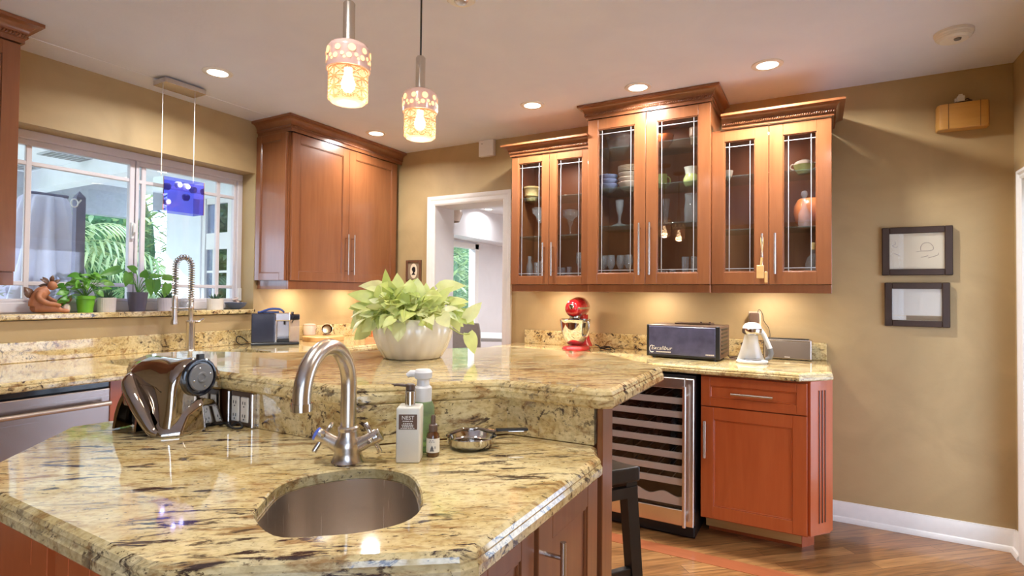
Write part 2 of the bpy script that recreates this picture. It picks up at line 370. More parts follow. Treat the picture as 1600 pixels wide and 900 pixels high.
def slab(bm, poly, z0, z1, prof=None, hole=None, step=0):
    """stone slab with a shaped edge; poly CCW; prof = [(inset, t from bottom 0..1)]"""
    prof = prof or [(.004, 0), (0, .12), (0, .45), (.004, .62), (.003, .70), (.006, .86), (.014, 1)]
    rings = []
    for d, t in prof: rings.append([bm.verts.new((x, y, z0+(z1-z0)*t)) for x, y in offset(poly, d)])
    for a, b in zip(rings, rings[1:]):
        for k in range(len(a)): bm.faces.new((a[k], a[(k+1) % len(a)], b[(k+1) % len(a)], b[k]))
    lo, up = [rings[0]], [rings[-1]]
    if hole:
        zs = [(z0, 0), (z1, 0)] if not step else [(z0, -.03), (z1-step, -.03), (z1-step, 0), (z1-.003, 0), (z1, -.003)]
        hr = [[bm.verts.new((x, y, z)) for x, y in (offset(hole, d) if d else hole)] for z, d in zs]
        n = len(hole)
        for a, b in zip(hr, hr[1:]):
            for k in range(n): bm.faces.new((a[k], b[k], b[(k+1) % n], a[(k+1) % n]))
        lo.append(hr[0]); up.append(hr[-1])
    fill(bm, lo, z0, False); fill(bm, up, z1, True)
    return bm
def prism(bm, poly, z0, z1, bev=0):
    return slab(bm, poly, z0, z1, [(bev, 0), (0, min(.45, bev/(z1-z0))), (0, 1-min(.45, bev/(z1-z0))), (bev, 1)] if bev else [(0, 0), (0, 1)])
def molding(bm, path, prof, side=1):
    """sweep closed profile [(out, z)] along plan path with mitres; side=+1: outward is to the right of travel"""
    n = len(path); cols = []
    for i in range(n):
        p = Vector(path[i])
        ds = []
        if i > 0: ds.append((p-Vector(path[i-1])).normalized())
        if i < n-1: ds.append((Vector(path[i+1])-p).normalized())
        ns = [Vector((d.y, -d.x))*side for d in ds]
        m = ns[0] if len(ns) == 1 else (ns[0]+ns[1])/(1+ns[0].dot(ns[1]))
        cols.append([bm.verts.new((p.x+m.x*o, p.y+m.y*o, z)) for o, z in prof])
    k = len(prof)
    for a, b in zip(cols, cols[1:]):
        for j in range(k): bm.faces.new((a[j], a[(j+1) % k], b[(j+1) % k], b[j]))
    bm.faces.new(cols[0]); bm.faces.new(cols[-1][::-1]); return bm
def text(name, s, size, m, parent, mx, extrude=.0006, align='CENTER', shear=0):
    cu = bpy.data.curves.new(name, 'FONT'); cu.body = s; cu.size = size; cu.extrude = extrude; cu.align_x = align; cu.align_y = 'CENTER'; cu.shear = shear; cu.resolution_u = 3
    to = bpy.data.objects.new('tmp', cu); me = bpy.data.meshes.new_from_object(to); bpy.data.objects.remove(to)
    me.transform(mx); me.materials.clear(); me.materials.append(M[m]); me.name = name
    o = bpy.data.objects.new(name, me); C.objects.link(o); o.parent = parent; return o
def face_mx(x, y, z, rz=0):      # text standing upright, read from -Y (rz=0)
    return Matrix.Translation((x, y, z)) @ Matrix.Rotation(rz, 4, 'Z') @ Matrix.Rotation(R(90), 4, 'X')
def dup(root, loc, label, rz=None, group=None):
    r = root.copy(); C.objects.link(r); r.location = loc; r['label'] = label
    if rz is not None: r.rotation_euler = (0, 0, rz)
    if group: r['group'] = group
    for ch in list(root.children):
        c = ch.copy(); C.objects.link(c); c.parent = r
        for g in ch.children:
            d = g.copy(); C.objects.link(d); d.parent = c
    return r
def arc(c, r, a0, a1, n, ax=(1, 0, 0), az=(0, 0, 1)):
    c, ax, az = Vector(c), Vector(ax), Vector(az)
    return [c+ax*r*cos(a0+(a1-a0)*i/n)+az*r*sin(a0+(a1-a0)*i/n) for i in range(n+1)]
def leaf_heart(bm, base, d, up, L, w, fold=.25, droop=.3, n=6):
    """a heart-shaped leaf: base point, direction, up normal"""
    d = Vector(d).normalized(); up = Vector(up); s = d.cross(up).normalized(); up = s.cross(d).normalized(); base = Vector(base)
    prof = [(0, .30), (-.10, .62), (.12, .95), (.35, 1), (.6, .78), (.82, .40), (1, 0)]
    mid, le, ri = [], [], []
    for t, q in prof:
        tt = max(t, 0); ctr = base+d*(t*L)-up*(droop*L*tt*tt)
        mid.append(bm.verts.new(base+d*(tt*L)-up*(droop*L*tt*tt)))
        wv = s*(q*w/2); h = up*(fold*q*w/2)
        le.append(bm.verts.new(ctr-wv+h)); ri.append(bm.verts.new(ctr+wv+h))
    for i in range(len(prof)-1):
        bm.faces.new((mid[i], mid[i+1], le[i+1], le[i])); bm.faces.new((mid[i], ri[i], ri[i+1], mid[i+1]))
def leaf_blade(bm, base, d, up, L, w, droop=.2, n=4):
    d = Vector(d).normalized(); up = Vector(up); s = d.cross(up)
    s = s.normalized() if s.length > 1e-4 else d.orthogonal().normalized(); up = s.cross(d).normalized(); base = Vector(base); p = None
    for i in range(n+1):
        t = i/n; c = base+d*(t*L)-up*(droop*L*t*t); q = w/2*max(.02, (sin(pi*min(1, t*.85+.15))))
        a = (bm.verts.new(c-s*q), bm.verts.new(c+s*q))
        if p: bm.faces.new((p[0], p[1], a[1], a[0]))
        p = a
def pull(name, x, y, z0, z1, parent, axis='z', m='nickel', r=.006, out=.032, label=None):
    """bar pull standing 'out' in -y from surface y; axis z or x (then z0,z1 are x0,x1 and x is z)"""
    bm = B()
    if axis == 'z':
        tube(bm, [(x, y-out, z0), (x, y-out, z1)], r, 12)
        for z in (z0+.03, z1-.03): tube(bm, [(x, y, z), (x, y-out, z)], r*.75, 8)
    else:
        tube(bm, [(z0, y-out, x), (z1, y-out, x)], r, 12)
        for q in (z0+.03, z1-.03): tube(bm, [(q, y, x), (q, y-out, x)], r*.75, 8)
    return obj(name, bm, m, parent, 40, label=label)
def panel_door(name, x0, x1, z0, z1, y, parent, st=.06, m='cherry', th=.02, rec=.008):
    """shaker door, front at y (facing -y)"""
    bm = B()
    box(bm, x0, y, z0, x0+st, y+th, z1, .0015); box(bm, x1-st, y, z0, x1, y+th, z1, .0015)
    box(bm, x0+st, y, z0, x1-st, y+th, z0+st, .0015); box(bm, x0+st, y, z1-st, x1-st, y+th, z1, .0015)
    # small inner bead
    for a, b, c, d in ((x0+st, x0+st+.006, z0+st, z1-st), (x1-st-.006, x1-st, z0+st, z1-st), (x0+st, x1-st, z0+st, z0+st+.006), (x0+st, x1-st, z1-st-.006, z1-st)):
        box(bm, a, y+.003, c, b, y+th, d, .002)
    box(bm, x0+st, y+rec, z0+st, x1-st, y+th-.002, z1-st)
    return obj(name, bm, m, parent)
def crown(path, z0, z1, out, parent, side=1, m='cherry', rope=True):
    h = z1-z0
    pr = [(0, z0), (.010, z0), (.010, z0+.22*h), (.014, z0+.24*h), (.014, z0+.38*h), (.020, z0+.42*h)]
    for i in range(1, 8):
        t = i/7; pr.append((.020+(out-.026)*(1-cos(t*pi/2)), z0+.42*h+.40*h*sin(t*pi/2)))
    pr += [(out, z0+.84*h), (out, z1), (0, z1)]
    bm = B(); molding(bm, path, pr, side); c = obj('crown_molding', bm, m, parent, 30)
    if rope:
        bm = B(); zz = z0+.32*h
        pts = [Vector((p[0], p[1])) for p in path]
        # offset path
        for i in range(len(pts)-1):
            a, b = pts[i], pts[i+1]; d = (b-a).normalized(); n = Vector((d.y, -d.x))*side; L = (b-a).length
            a2, b2 = a+n*.016-d*(.016 if i > 0 else 0), b+n*.016+d*(.016 if i < len(pts)-2 else 0)
            L = (b2-a2).length; k = max(2, int(L/.011))
            for j in range(k):
                p = a2+(b2-a2)*((j+.5)/k)
                tube(bm, [(p.x-d.x*.005, p.y-d.y*.005, zz-.007), (p.x+n.x*.003, p.y+n.y*.003, zz), (p.x+d.x*.005, p.y+d.y*.005, zz+.007)], [.003, .0052, .003], 6)
        obj('rope_trim', bm, m, c, 60)
    return c
# ------------------------------------------------------------------ room shell
bm = B(); box(bm, -4.75, YF-.15, -.06, 1.05, 9.2, 0); struct('floor', bm, 'floor')
bm = B(); box(bm, -3.1, 2.706, 0, .80, 2.80, .0015); struct('trim_1', bm, 'inlay')
bm = B(); box(bm, -3.66, YF-.15, H, XR+.12, YB+.25, H+.2); struct('ceiling', bm, 'ceiling')
bm = B(); box(bm, XW, YF, H-.002, -3.235, YB, H); struct('trim_2', bm, 'ceiling')
wy0, wy1, wz0, wz1 = 1.062, 2.470, 1.095, 2.080
bm = B()
box(bm, -3.66, YF-.15, 0, XW, wy0, H); box(bm, -3.66, wy1, 0, XW, YB+.25, H)
box(bm, -3.66, wy0, 0, XW, wy1, wz0); box(bm, -3.66, wy0, wz1, XW, wy1, H)
struct('wall_left', bm, 'wall')
dx0, dx1, dz = -2.734, -2.07, 1.978
bm = B()
box(bm, XW, YB, 0, dx0, YB+.25, H); box(bm, dx1, YB, 0, XR+.12, YB+.25, H); box(bm, dx0, YB, dz, dx1, YB+.25, H)
struct('wall_back', bm, 'wall')
bm = B(); box(bm, dx0-.0, YB+.001, 0, dx0+.012, YB+.252, dz); box(bm, dx1-.012, YB+.001, 0, dx1, YB+.252, dz); box(bm, dx0, YB+.001, dz-.012, dx1, YB+.252, dz)
struct('trim_3', bm, 'white_wall')
def casing(name, x0, x1, z1, y, w=.075, flip=1):
    bm = B(); pr = [(0, 0), (0, .014), (.012, .020), (w*.53, .016), (w*.73, .024), (w, .024), (w, 0)]
    # profile across width, swept up-over-down
    path = [(x0, 0), (x0, z1), (x1, z1), (x1, 0)]; cols = []
    nrm = [(-1, 0), (-1, 1), (1, 1), (1, 0)]
    for (px, pz), (nx, nz) in zip(path, nrm): cols.append([bm.verts.new((px+nx*a, y-b, pz+nz*a)) for a, b in pr])
    for a, b in zip(cols, cols[1:]):
        for j in range(len(pr)-1): bm.faces.new((a[j], a[j+1], b[j+1], b[j]))
    return bm
struct('trim_4', casing('c', dx0+.012, dx1-.012, dz-.012, YB), 'trim', smooth=30)
# right wall with a glazed door
ey0, ey1, ez = 2.28, 3.44, 1.82
qy0, qy1 = -2.9, -.4
bm = B(); box(bm, XR, YF-.15, 0, XR+.12, qy0, H); box(bm, XR, qy0, 0, XR+.12, qy1, .10); box(bm, XR, qy0, 2.2, XR+.12, qy1, H); box(bm, XR, qy1, 0, XR+.12, ey0, H); box(bm, XR, ey1, 0, XR+.12, YB, H); box(bm, XR, ey0, ez, XR+.12, ey1, H)
struct('wall_right', bm, 'wall')
bm = B()
for y in (qy0, -1.68, -.47): box(bm, XR+.03, y, .10, XR+.08, y+.07, 2.2, .004)
box(bm, XR+.03, qy0, .10, XR+.08, qy1, .17); box(bm, XR+.03, qy0, 2.13, XR+.08, qy1, 2.2)
w2 = struct('fill_window', bm, 'trim')  # unseen window, added behind the camera for daylight fill
bm = B(); box(bm, XR+.052, qy0+.07, .17, XR+.058, -.47, 2.13); obj('glass', bm, 'glass', w2)
bm = casing('c', -ey1, -ey0, ez, 0, w=.046); bmesh.ops.transform(bm, matrix=Matrix.Translation((XR, 0, 0)) @ Matrix.Rotation(R(-90), 4, 'Z'), verts=bm.verts)
struct('trim_5', bm, 'trim', smooth=30)
bm = B()
for a, b in ((ey0, ey0+.06), (ey1-.045, ey1)): box(bm, XR+.03, a, 0, XR+.08, b, ez, .004)
box(bm, XR+.03, ey0, 0, XR+.08, ey1, .10, .004); box(bm, XR+.03, ey0, ez-.09, XR+.08, ey1, ez, .004)
dr = struct('door_1', bm, 'trim')
bm = B(); box(bm, XR+.052, ey0+.06, .10, XR+.058, ey1-.045, ez-.09); obj('door_glass', bm, 'glass', dr)
# wall behind the camera
bm = B(); box(bm, -3.66, YF-.15, 0, XR+.12, YF, H); struct('wall_front', bm, 'wall')
# baseboards
def baseboard(path, side=1):
    return molding(B(), path, [(0, 0), (.030, 0), (.030, .012), (.024, .024), (.016, .028), (.014, .085), (.009, .098), (.007, .108), (0, .108)], side)
struct('baseboard_back', baseboard([(.065, YB), (XR, YB)], 1), 'trim', smooth=30)
struct('baseboard_right', baseboard([(XR, YB), (XR, ey1+.048)], 1), 'trim', smooth=30)
# window_1: granite sill, frame, two sashes with prairie muntins
bm = B(); box(bm, -3.60, wy0, 1.100, -3.415, wy1, 1.130, .006, 2); struct('trim_6', bm, 'granite')
bm = B(); fx0, fx1 = -3.64, -3.575
box(bm, fx0, wy0, 1.130, fx1, wy1, 1.185, .004); box(bm, fx0, wy0, 2.035, fx1, wy1, 2.080, .004)
box(bm, fx0, wy0, 1.185, fx1, wy0+.03, 2.035); box(bm, fx0, 2.432, 1.185, fx1, wy1, 2.035, .004)
win = struct('window_1', bm, 'winframe')
bm = B(); sx0, sx1 = -3.625, -3.590; zL, zU = 1.185, 2.035
def sash(bm, y0, y1, ml, mr, s=.028, xx=0):
    box(bm, sx0+xx, y0, zL, sx1+xx, y0+s, zU, .003); box(bm, sx0+xx, y1-s, zL, sx1+xx, y1, zU, .003)
    box(bm, sx0+xx, y0+s, zL, sx1+xx, y1-s, zL+.018, .003); box(bm, sx0+xx, y0+s, zU-.03, sx1+xx, y1-s, zU, .003)
    for y in (ml, mr):
        if y: box(bm, sx0+.008+xx, y-.013, zL+.018, sx1-.004+xx, y+.013, zU-.03, .003)
    for z in (1.283, 1.912): box(bm, sx0+.0085+xx, y0+s, z-.011, sx1-.0045+xx, y1-s, z+.011, .003)
sash(bm, 1.092, 1.770, 1.262, None); obj('sash', bm, 'winframe', win)
bm = B(); sash(bm, 1.776, 2.432, 1.822, 2.301, .018); obj('sash', bm, 'winframe', win)
for a, b in ((1.12, 1.742), (1.794, 2.414)):
    bm = B(); box(bm, -3.610, a, 1.203, -3.606, b, 2.005); obj('glass', bm, 'glass', win)
bm = B(); box(bm, -3.59, 1.748, 1.56, -3.572, 1.764, 1.66, .004, 2); tube(bm, [(-3.574, 1.756, 1.585), (-3.556, 1.756, 1.60), (-3.556, 1.756, 1.65)], .006, 8); obj('latch', bm, 'trim', win)
bm = B(); box(bm, -3.575, 2.440, 1.185, -3.562, 2.466, 1.275, .003); obj('latch', bm, 'trim', win)
# dining room beyond the doorway
bm = B(); box(bm, -4.68, 3.86, H, 0, 9.2, H+.1); struct('ceiling_dining', bm, 'white_wall')
bm = B(); box(bm, -4.526, 3.861, 2.03, -4.176, 9.0, H); struct('trim_7', bm, 'white_wall')
bm = B(); vy0, vy1, vz0, vz1 = 5.6, 7.05, .10, 2.0
box(bm, -4.68, 3.86, 0, -4.526, vy0, H); box(bm, -4.68, vy1, 0, -4.526, 9.0, H); box(bm, -4.68, vy0, vz1, -4.526, vy1, H); box(bm, -4.68, vy0, 0, -4.526, vy1, vz0)
struct('wall_dining_left', bm, 'white_wall')
bm = B(); box(bm, -4.68, 9.0, 0, 0, 9.2, H); struct('wall_dining_back', bm, 'white_wall')
bm = B(); box(bm, -.9, 3.86, 0, -.75, 9.0, H); struct('wall_dining_right', bm, 'white_wall')
bm = B(); box(bm, -4.68, 3.8605, 0, -3.66, 3.98, H); box(bm, -3.66, 3.861, 0, dx0-.001, 3.875, H); box(bm, dx1+.001, 3.861, 0, -.9, 3.875, H); box(bm, dx0-.001, 3.861, dz, dx1+.001, 3.875, H); struct('wall_dining_front', bm, 'white_wall')
bm = B()
for a, b in ((vy0, vy0+.07), (vy1-.10, vy1)): box(bm, -4.60, a, vz0, -4.50, b, vz1, .004)
box(bm, -4.60, vy0, vz0, -4.50, vy1, vz0+.09, .004); box(bm, -4.60, vy0, vz1-.08, -4.50, vy1, vz1, .004)
w3 = struct('window_3', bm, 'trim')
bm = B(); box(bm, -4.56, vy0+.07, vz0+.09, -4.555, vy1-.1, vz1-.08); obj('glass', bm, 'glass', w3)
# patio outside: paving, roof, beams, wing wall with a glazed door
bm = B(); box(bm, -40, -30, -.12, -4.75, 40, -.06); g = obj('lawn', bm, 'lawn'); g['kind'] = 'structure'
bm = B(); box(bm, -9.6, -4, -.06, -4.75, 6.5, -.01); box(bm, -4.75, -4, -.06, -3.66, 3.86, -.01); struct('patio_floor', bm, 'pavers')
bm = B(); box(bm, -9.1, -4, 2.75, -3.67, 4.75, 2.90)
for y in (-1.0, .6, 2.2): pass
struct('ceiling_patio', bm, 'patio_white')
bm = B(); box(bm, -9.05, -4, 2.32, -8.85, 4.5, 2.75); struct('trim_8', bm, 'patiobeam')
bm = B(); box(bm, -8.85, -1.7, 2.45, -3.67, -1.5, 2.75); box(bm, -8.83, 3.1, 2.52, -3.67, 3.28, 2.75); struct('trim_9', bm, 'patio_white')
px0, px1, pz = -7.42, -6.20, 1.98
bm = B(); box(bm, -8.25, 4.5, 0, px0, 4.7, 2.75); box(bm, px1, 4.5, 0, -4.69, 4.7, 2.75); box(bm, px0, 4.5, 2.52, px1, 4.7, 2.75)
struct('wall_patio', bm, 'patio_white')
bm = B()
for a, b in ((px0, px0+.07), (px1-.07, px1), ((px0+px1)/2-.05, (px0+px1)/2+.05)): box(bm, a, 4.52, 0, b, 4.60, 2.52, .004)
for z0, z1 in ((0, .22), (pz-.16, pz+.06), (2.44, 2.52)): box(bm, px0+.09, 4.525, z0, px1-.09, 4.595, z1)
for a in (px0+.22, px1-.25): box(bm, a, 4.54, .22, a+.025, 4.58, pz-.16)
box(bm, px0+.09, 4.541, 1.5, px1-.09, 4.579, 1.53)
d2 = struct('door_2', bm, 'trim')
bm = B(); box(bm, px0+.05, 4.555, .1, px1-.05, 4.565, 2.5); obj('door_glass', bm, 'doorglass', d2)

# side yard, out of view: paving, added slab to block and wall to bounce daylight
bm = B(); box(bm, XR+.12, -9, -.06, 8.0, 9, -.01); struct('side_floor', bm, 'pavers')
bm = B(); box(bm, XR+.12, 1.2, 2.02, 3.6, 4.6, 2.08); struct('daylight_blocker', bm, 'patio_white')  # unseen slab added to cut daylight through the glazed door
bm = B(); box(bm, 8.0, -9, -.05, 8.08, 9, 2.3)
for i in range(45): box(bm, 7.985, -9+i*.4, -.05, 8.0, -8.98+i*.4, 2.3)
struct('bounce_wall', bm, 'bouncepaint')  # unseen sunlit wall added to send lavender daylight indoors
# ------------------------------------------------------------------ cabinets
def glass_cabinet(label, x0, x1, yf, z1, st, zc1, out, shelves, cpath):
    """upper cabinet on the back wall, world coords minus base point"""
    ox, oy, oz = (x0+x1)/2, YB, 1.27
    t = thing('upper_cabinet', label, 'cabinet', (ox, oy, oz))
    a, b, f = x0-ox, x1-ox, yf-oy; z0, zt = 1.318-oz, z1-oz
    bm = B(); yb = -.002; th = .016; fb = f+.021
    box(bm, a, fb, z0-.001, a+th, yb, zt); box(bm, b-th, fb, z0-.001, b, yb, zt)
    box(bm, a+th, fb, z0-.001, b-th, yb, z0+th); box(bm, a+th, fb, zt-th, b-th, yb, zt); 
    obj('carcass', bm, 'cherry', t)
    bm = B(); box(bm, a+th, yb-.008, z0+th, b-th, yb, zt-th); obj('back_panel', bm, 'cherry_in', t)
    for z in shelves:
        bm = B(); box(bm, a+th, fb+.01, z-oz-.006, b-th, yb-.009, z-oz, .001); obj('glass_shelf', bm, 'shelfglass', t)
    bm = B(); box(bm, a, f+.012, 0, b, f+.032, z0-.002, .002); box(bm, a, f+.032, 0, a+.018, yb, z0-.002); box(bm, b-.018, f+.032, 0, b, yb, z0-.002)
    obj('light_rail', bm, 'cherry', t)
    mid = (a+b)/2; g = .0015
    for k, (p, q) in enumerate(((a, mid-g), (mid+g, b))):
        bm = B(); y = f
        box(bm, p, y, z0, p+st, y+.02, zt, .0015); box(bm, q-st, y, z0, q, y+.02, zt, .0015)
        box(bm, p+st, y, z0, q-st, y+.02, z0+st, .0015); box(bm, p+st, y, zt-st, q-st, y+.02, zt, .0015)
        i = .005
        for c0, c1, d0, d1 in ((p+st, p+st+i, z0+st, zt-st), (q-st-i, q-st, z0+st, zt-st), (p+st, q-st, z0+st, z0+st+i), (p+st, q-st, zt-st-i, zt-st)):
            box(bm, c0, y+.004, d0, c1, y+.018, d1, .001)
        d = obj('door', bm, 'cherry', t)
        bm = B(); box(bm, p+st, y+.010, z0+st, q-st, y+.013, zt-st); obj('glass', bm, 'cabglass', d)
        bm = B(); e, w = .026, .0035
        for xx in (p+st+e, q-st-e): box(bm, xx-w/2, y+.0075, z0+st, xx+w/2, y+.0098, zt-st)
        for zz in (z0+st+.02, zt-st-.03): box(bm, p+st, y+.0075, zz-w/2, q-st, y+.0098, zz+w/2)
        obj('lead_came', bm, 'lead', d)
        hx = q-.03 if k == 0 else p+.03
        pull('handle', hx, y, z0+.055, z0+.275 if z1 < 2.3 else z0+.365, d, label='brushed nickel bar handle')
    crown([(x-ox, y-oy) for x, y in cpath], z1-oz+.002, zc1-oz, out, t, 1)
    return t
glass_cabinet('left cherry glass-door wall cabinet, the narrow low one beside the doorway', -1.832, -1.262, 3.28, 2.192, .052, 2.268, .06, (1.645, 1.908),
              [(-1.832, YB-.001), (-1.832, 3.28), (-1.2635, 3.28)])
glass_cabinet('middle cherry glass-door wall cabinet, the tallest one with crown touching the ceiling', -1.2605, -.524, 3.24, 2.352, .066, 2.438, .055, (1.684, 1.920, 2.172),
              [(-1.2605, YB-.001), (-1.2605, 3.24), (-.524, 3.24), (-.524, YB-.001)])
glass_cabinet('right cherry glass-door wall cabinet, the low one with a wooden tag on its handle', -.5225, .071, 3.28, 2.192, .068, 2.268, .06, (1.630, 1.935),
              [(-.4655, 3.28), (.071, 3.28), (.071, YB-.001)])
def solid_cabinet(label, y0, y1, xf, zt, zc, cpath, leftside, split, hz, name='upper_cabinet'):
    t = thing(name, label, 'cabinet', (XW, (y0+y1)/2, 1.27), R(90))
    f = -(xf-XW); a, b = y0-(y0+y1)/2, y1-(y0+y1)/2; z0, z1 = 1.328-1.27, zt-1.27
    bm = B(); box(bm, a, f+.021, z0, b, -.002, z1)
    obj('carcass', bm, 'cherry', t)
    bm = B(); box(bm, a+.004, f+.015, 0, b, f+.035, z0, .002); box(bm, a+.004, f+.035, 0, a+.022, -.003, z0); obj('light_rail', bm, 'cherry', t)
    e = [a+.012]+[s-(y0+y1)/2 for s in split]+[b]
    for k, (p, q) in enumerate(zip(e, e[1:])):
        d = panel_door('door', p+.001, q-.001, z0+.002, z1-.002, f, t, .062)
        hx = (q-.03) if k % 2 == 0 else (p+.03)
        pull('handle', hx, f, z0+.055, z0+.36, d, label='brushed nickel bar handle')
    if leftside:
        d = panel_door('side_panel', -.008, -f-.04, z0+.002, z1-.002, 0, t, .05); d.rotation_euler = (0, 0, R(-90)); d.location = (a-.0205, .0 -.012, 0)
    crown([(y-(y0+y1)/2, -(x-XW)) for x, y in cpath], z1+.002, zc-1.27, .062, t, 1)
    return t
solid_cabinet('cherry two-door corner wall cabinet between the window and the doorway wall', 2.492, 3.56, -3.10, 2.338, 2.438,
              [(XW+.001, 2.492), (-3.10, 2.492), (-3.10, YB-.001)], True, [3.022], 0)
solid_cabinet('cherry wall cabinet at the left edge, on the near side of the window', .15, 1.045, -3.085, 2.340, 2.438,
              [(XW+.001, .15), (-3.085, .15), (-3.085, 1.045), (XW+.001, 1.045)], False, [.60], 0)
# back base cabinet
t = thing('base_cabinet', 'cherry base cabinet with one drawer, one door and a fluted corner post', 'cabinet', (-.28, YB, 0))
ox, oy = -.28, YB
fl = lambda x: x-ox
f = 2.97-oy
bm = B(); prism(bm, [(fl(-.526), f+.021), (fl(-.036), f+.021), (fl(.060), 3.11-oy), (fl(.060), -.005), (fl(-.526), -.005)], .105, .848); obj('carcass', bm, 'cherry_red', t)
bm = B(); box(bm, fl(-.518), 3.105-oy, .022, fl(-.065), 3.12-oy, .104); obj('toe_kick', bm, 'maple', t, label='raw plywood toe kick')
bm = B(); prism(bm, [(fl(-.505), 3.121-oy), (fl(-.062), 3.121-oy), (fl(-.01), 3.19-oy), (fl(-.01), -.006), (fl(-.505), -.006)], 0, .104); obj('plinth', bm, 'cherry_red', t)
d = panel_door('drawer', fl(-.523), fl(-.038), .686, .836, f, t, .045, 'cherry_red')
pull('handle', .760, f, fl(-.375), fl(-.185), d, 'x', r=.007)
d = panel_door('door', fl(-.523), fl(-.038), .115, .680, f, t, .062, 'cherry_red')
pull('handle', fl(-.500), f, .425, .612, d, r=.007)
# fluted post on the 45 degree corner
L = math.hypot(.098, .14); ang = math.atan2(.14, .096)
bm = B(); box(bm, 0, -.014, .112, L-.003, .004, .848, .002)
for k in (-1, 0, 1):
    x = L/2+k*.022
    box(bm, x-.0045, -.0165, .165, x-.0015, -.014, .80); 
p = obj('fluted_post', bm, 'cherry_red', t); p.location = (fl(-.036), f+.021, 0); p.rotation_euler = (0, 0, ang)
bm = B()
for k in (-1, 0, 1):
    x = L/2+k*.022; tube(bm, [(x, -.0135, .165), (x, -.0135, .80)], .0048, 8)
q = obj('flute', bm, 'frame_wood', p, label='three dark vertical flutes')
# back counter
def onion(pts): return pts
bm = B(); slab(bm, [(-2.0, 2.93), (-.060, 2.93), (.075, 3.085), (.075, YB), (-2.0, YB)][0:5] if False else [(-1.96, 2.93), (-.070, 2.93), (.072, 3.075), (.072, YB-.001), (-1.96, YB-.001)], CB, CT)
tag(obj('worktop', bm, 'granite'), 'granite worktop along the far wall under the three glass-door cabinets', 'worktop')
bm = B(); box(bm, -1.885, YB-.022, CT, .052, YB-.001, .990, .003); tag(obj('backsplash', bm, 'granite'), 'low granite upstand on the far wall behind the red mixer', 'backsplash')
# base unit under the hidden end of the far worktop
t = thing('base_cabinet', 'cherry base cabinet left of the wine cooler, mostly hidden behind the bar', 'cabinet', (-1.52, YB, 0))
bm = B(); box(bm, -.42, -.62, .105, .42, -.005, .848); obj('carcass', bm, 'cherry_red', t)
bm = B(); box(bm, -.42, -.51, 0, .42, -.03, .104); obj('plinth', bm, 'cherry_red', t)
for a, b in ((-.418, -.002), (.002, .418)):
    d = panel_door('door', a, b, .115, .836, -.641, t, .06, 'cherry_red'); pull('handle', b-.03 if a < -.1 else a+.03, -.641, .62, .80, d)
# wine fridge
t = thing('wine_cooler', 'stainless steel wine cooler with glass door under the far granite worktop', 'wine cooler', (-.815, YB, 0))
x0, x1, f = -1.085+.815, -.545+.815, 2.90-YB
bm = B()
box(bm, x0, f+.045, .03, x0+.03, -.03, .838); box(bm, x1-.03, f+.045, .03, x1, -.03, .838); box(bm, x0+.03, f+.045, .808, x1-.03, -.03, .838); box(bm, x0+.03, f+.045, .03, x1-.03, -.03, .10); box(bm, x0+.03, -.05, .10, x1-.03, -.03, .808)
obj('case', bm, 'black', t)
bm = B(); box(bm, x0+.005, f+.03, .012, x1-.002, f+.05, .060, .003); box(bm, x0+.005, f+.05, 0, x1-.002, -.1, .03); obj('toe_grille', bm, 'black', t)
bm = B(); b_ = .045
box(bm, x0, f, .07, x0+b_, f+.04, .825, .004); box(bm, x1-b_, f, .07, x1, f+.04, .825, .004); box(bm, x0+b_, f+.0005, .07, x1-b_, f+.04, .150, .003); box(bm, x0+b_, f+.0005, .770, x1-b_, f+.04, .825, .003)
d = obj('door', bm, 'steel_v', t, label='stainless door frame')
bm = B(); box(bm, x0+b_, f+.012, .150, x1-b_, f+.018, .770); obj('glass', bm, 'wineglass', d)
bm = B(); tube(bm, [(x1-.038, f-.045, .085), (x1-.038, f-.045, .79)], .010, 14)
for z in (.14, .74): tube(bm, [(x1-.038, f, z), (x1-.038, f-.045, z)], .007, 10)
obj('handle', bm, 'nickel', d)
bm = B(); box(bm, -.075, f-.0025, .098, -.035, f+.001, .112, .002); obj('badge', bm, 'black', d)
for k, z in enumerate((.703, .632, .562, .492, .420, .350, .285)):
    bm = B(); box(bm, x0+b_+.004, f+.021, z-.0165, x1-b_-.004, f+.035, z+.0165, .002); s = obj('rack', bm, 'rack', t, label='steel fronted wine rack')
    bm = B()
    for j in range(7): tube(bm, [(x0+.06+j*.07, f+.04, z-.008), (x0+.06+j*.07, -.06, z-.008)], .003, 6)
    obj('wire', bm, 'grey', s)
bm = B(); n = 24
for i in range(n):
    xa, xb = x0+b_+.004+(x1-x0-2*b_-.008)*i/n, x0+b_+.004+(x1-x0-2*b_-.008)*(i+1)/n
    za, zb = .215+.011*sin(i/n*6*pi), .215+.011*sin((i+1)/n*6*pi)
    v = [bm.verts.new(c) for c in ((xa, f+.022, .165), (xb, f+.022, .165), (xb, f+.022, zb), (xa, f+.022, za), (xa, f+.034, .165), (xb, f+.034, .165), (xb, f+.034, zb), (xa, f+.034, za))]
    for q in ((0, 1, 2, 3), (7, 6, 5, 4), (3, 2, 6, 7), (0, 4, 5, 1)): bm.faces.new([v[j] for j in q])
obj('rack', bm, 'rack', t, label='wavy bottom wine rack')
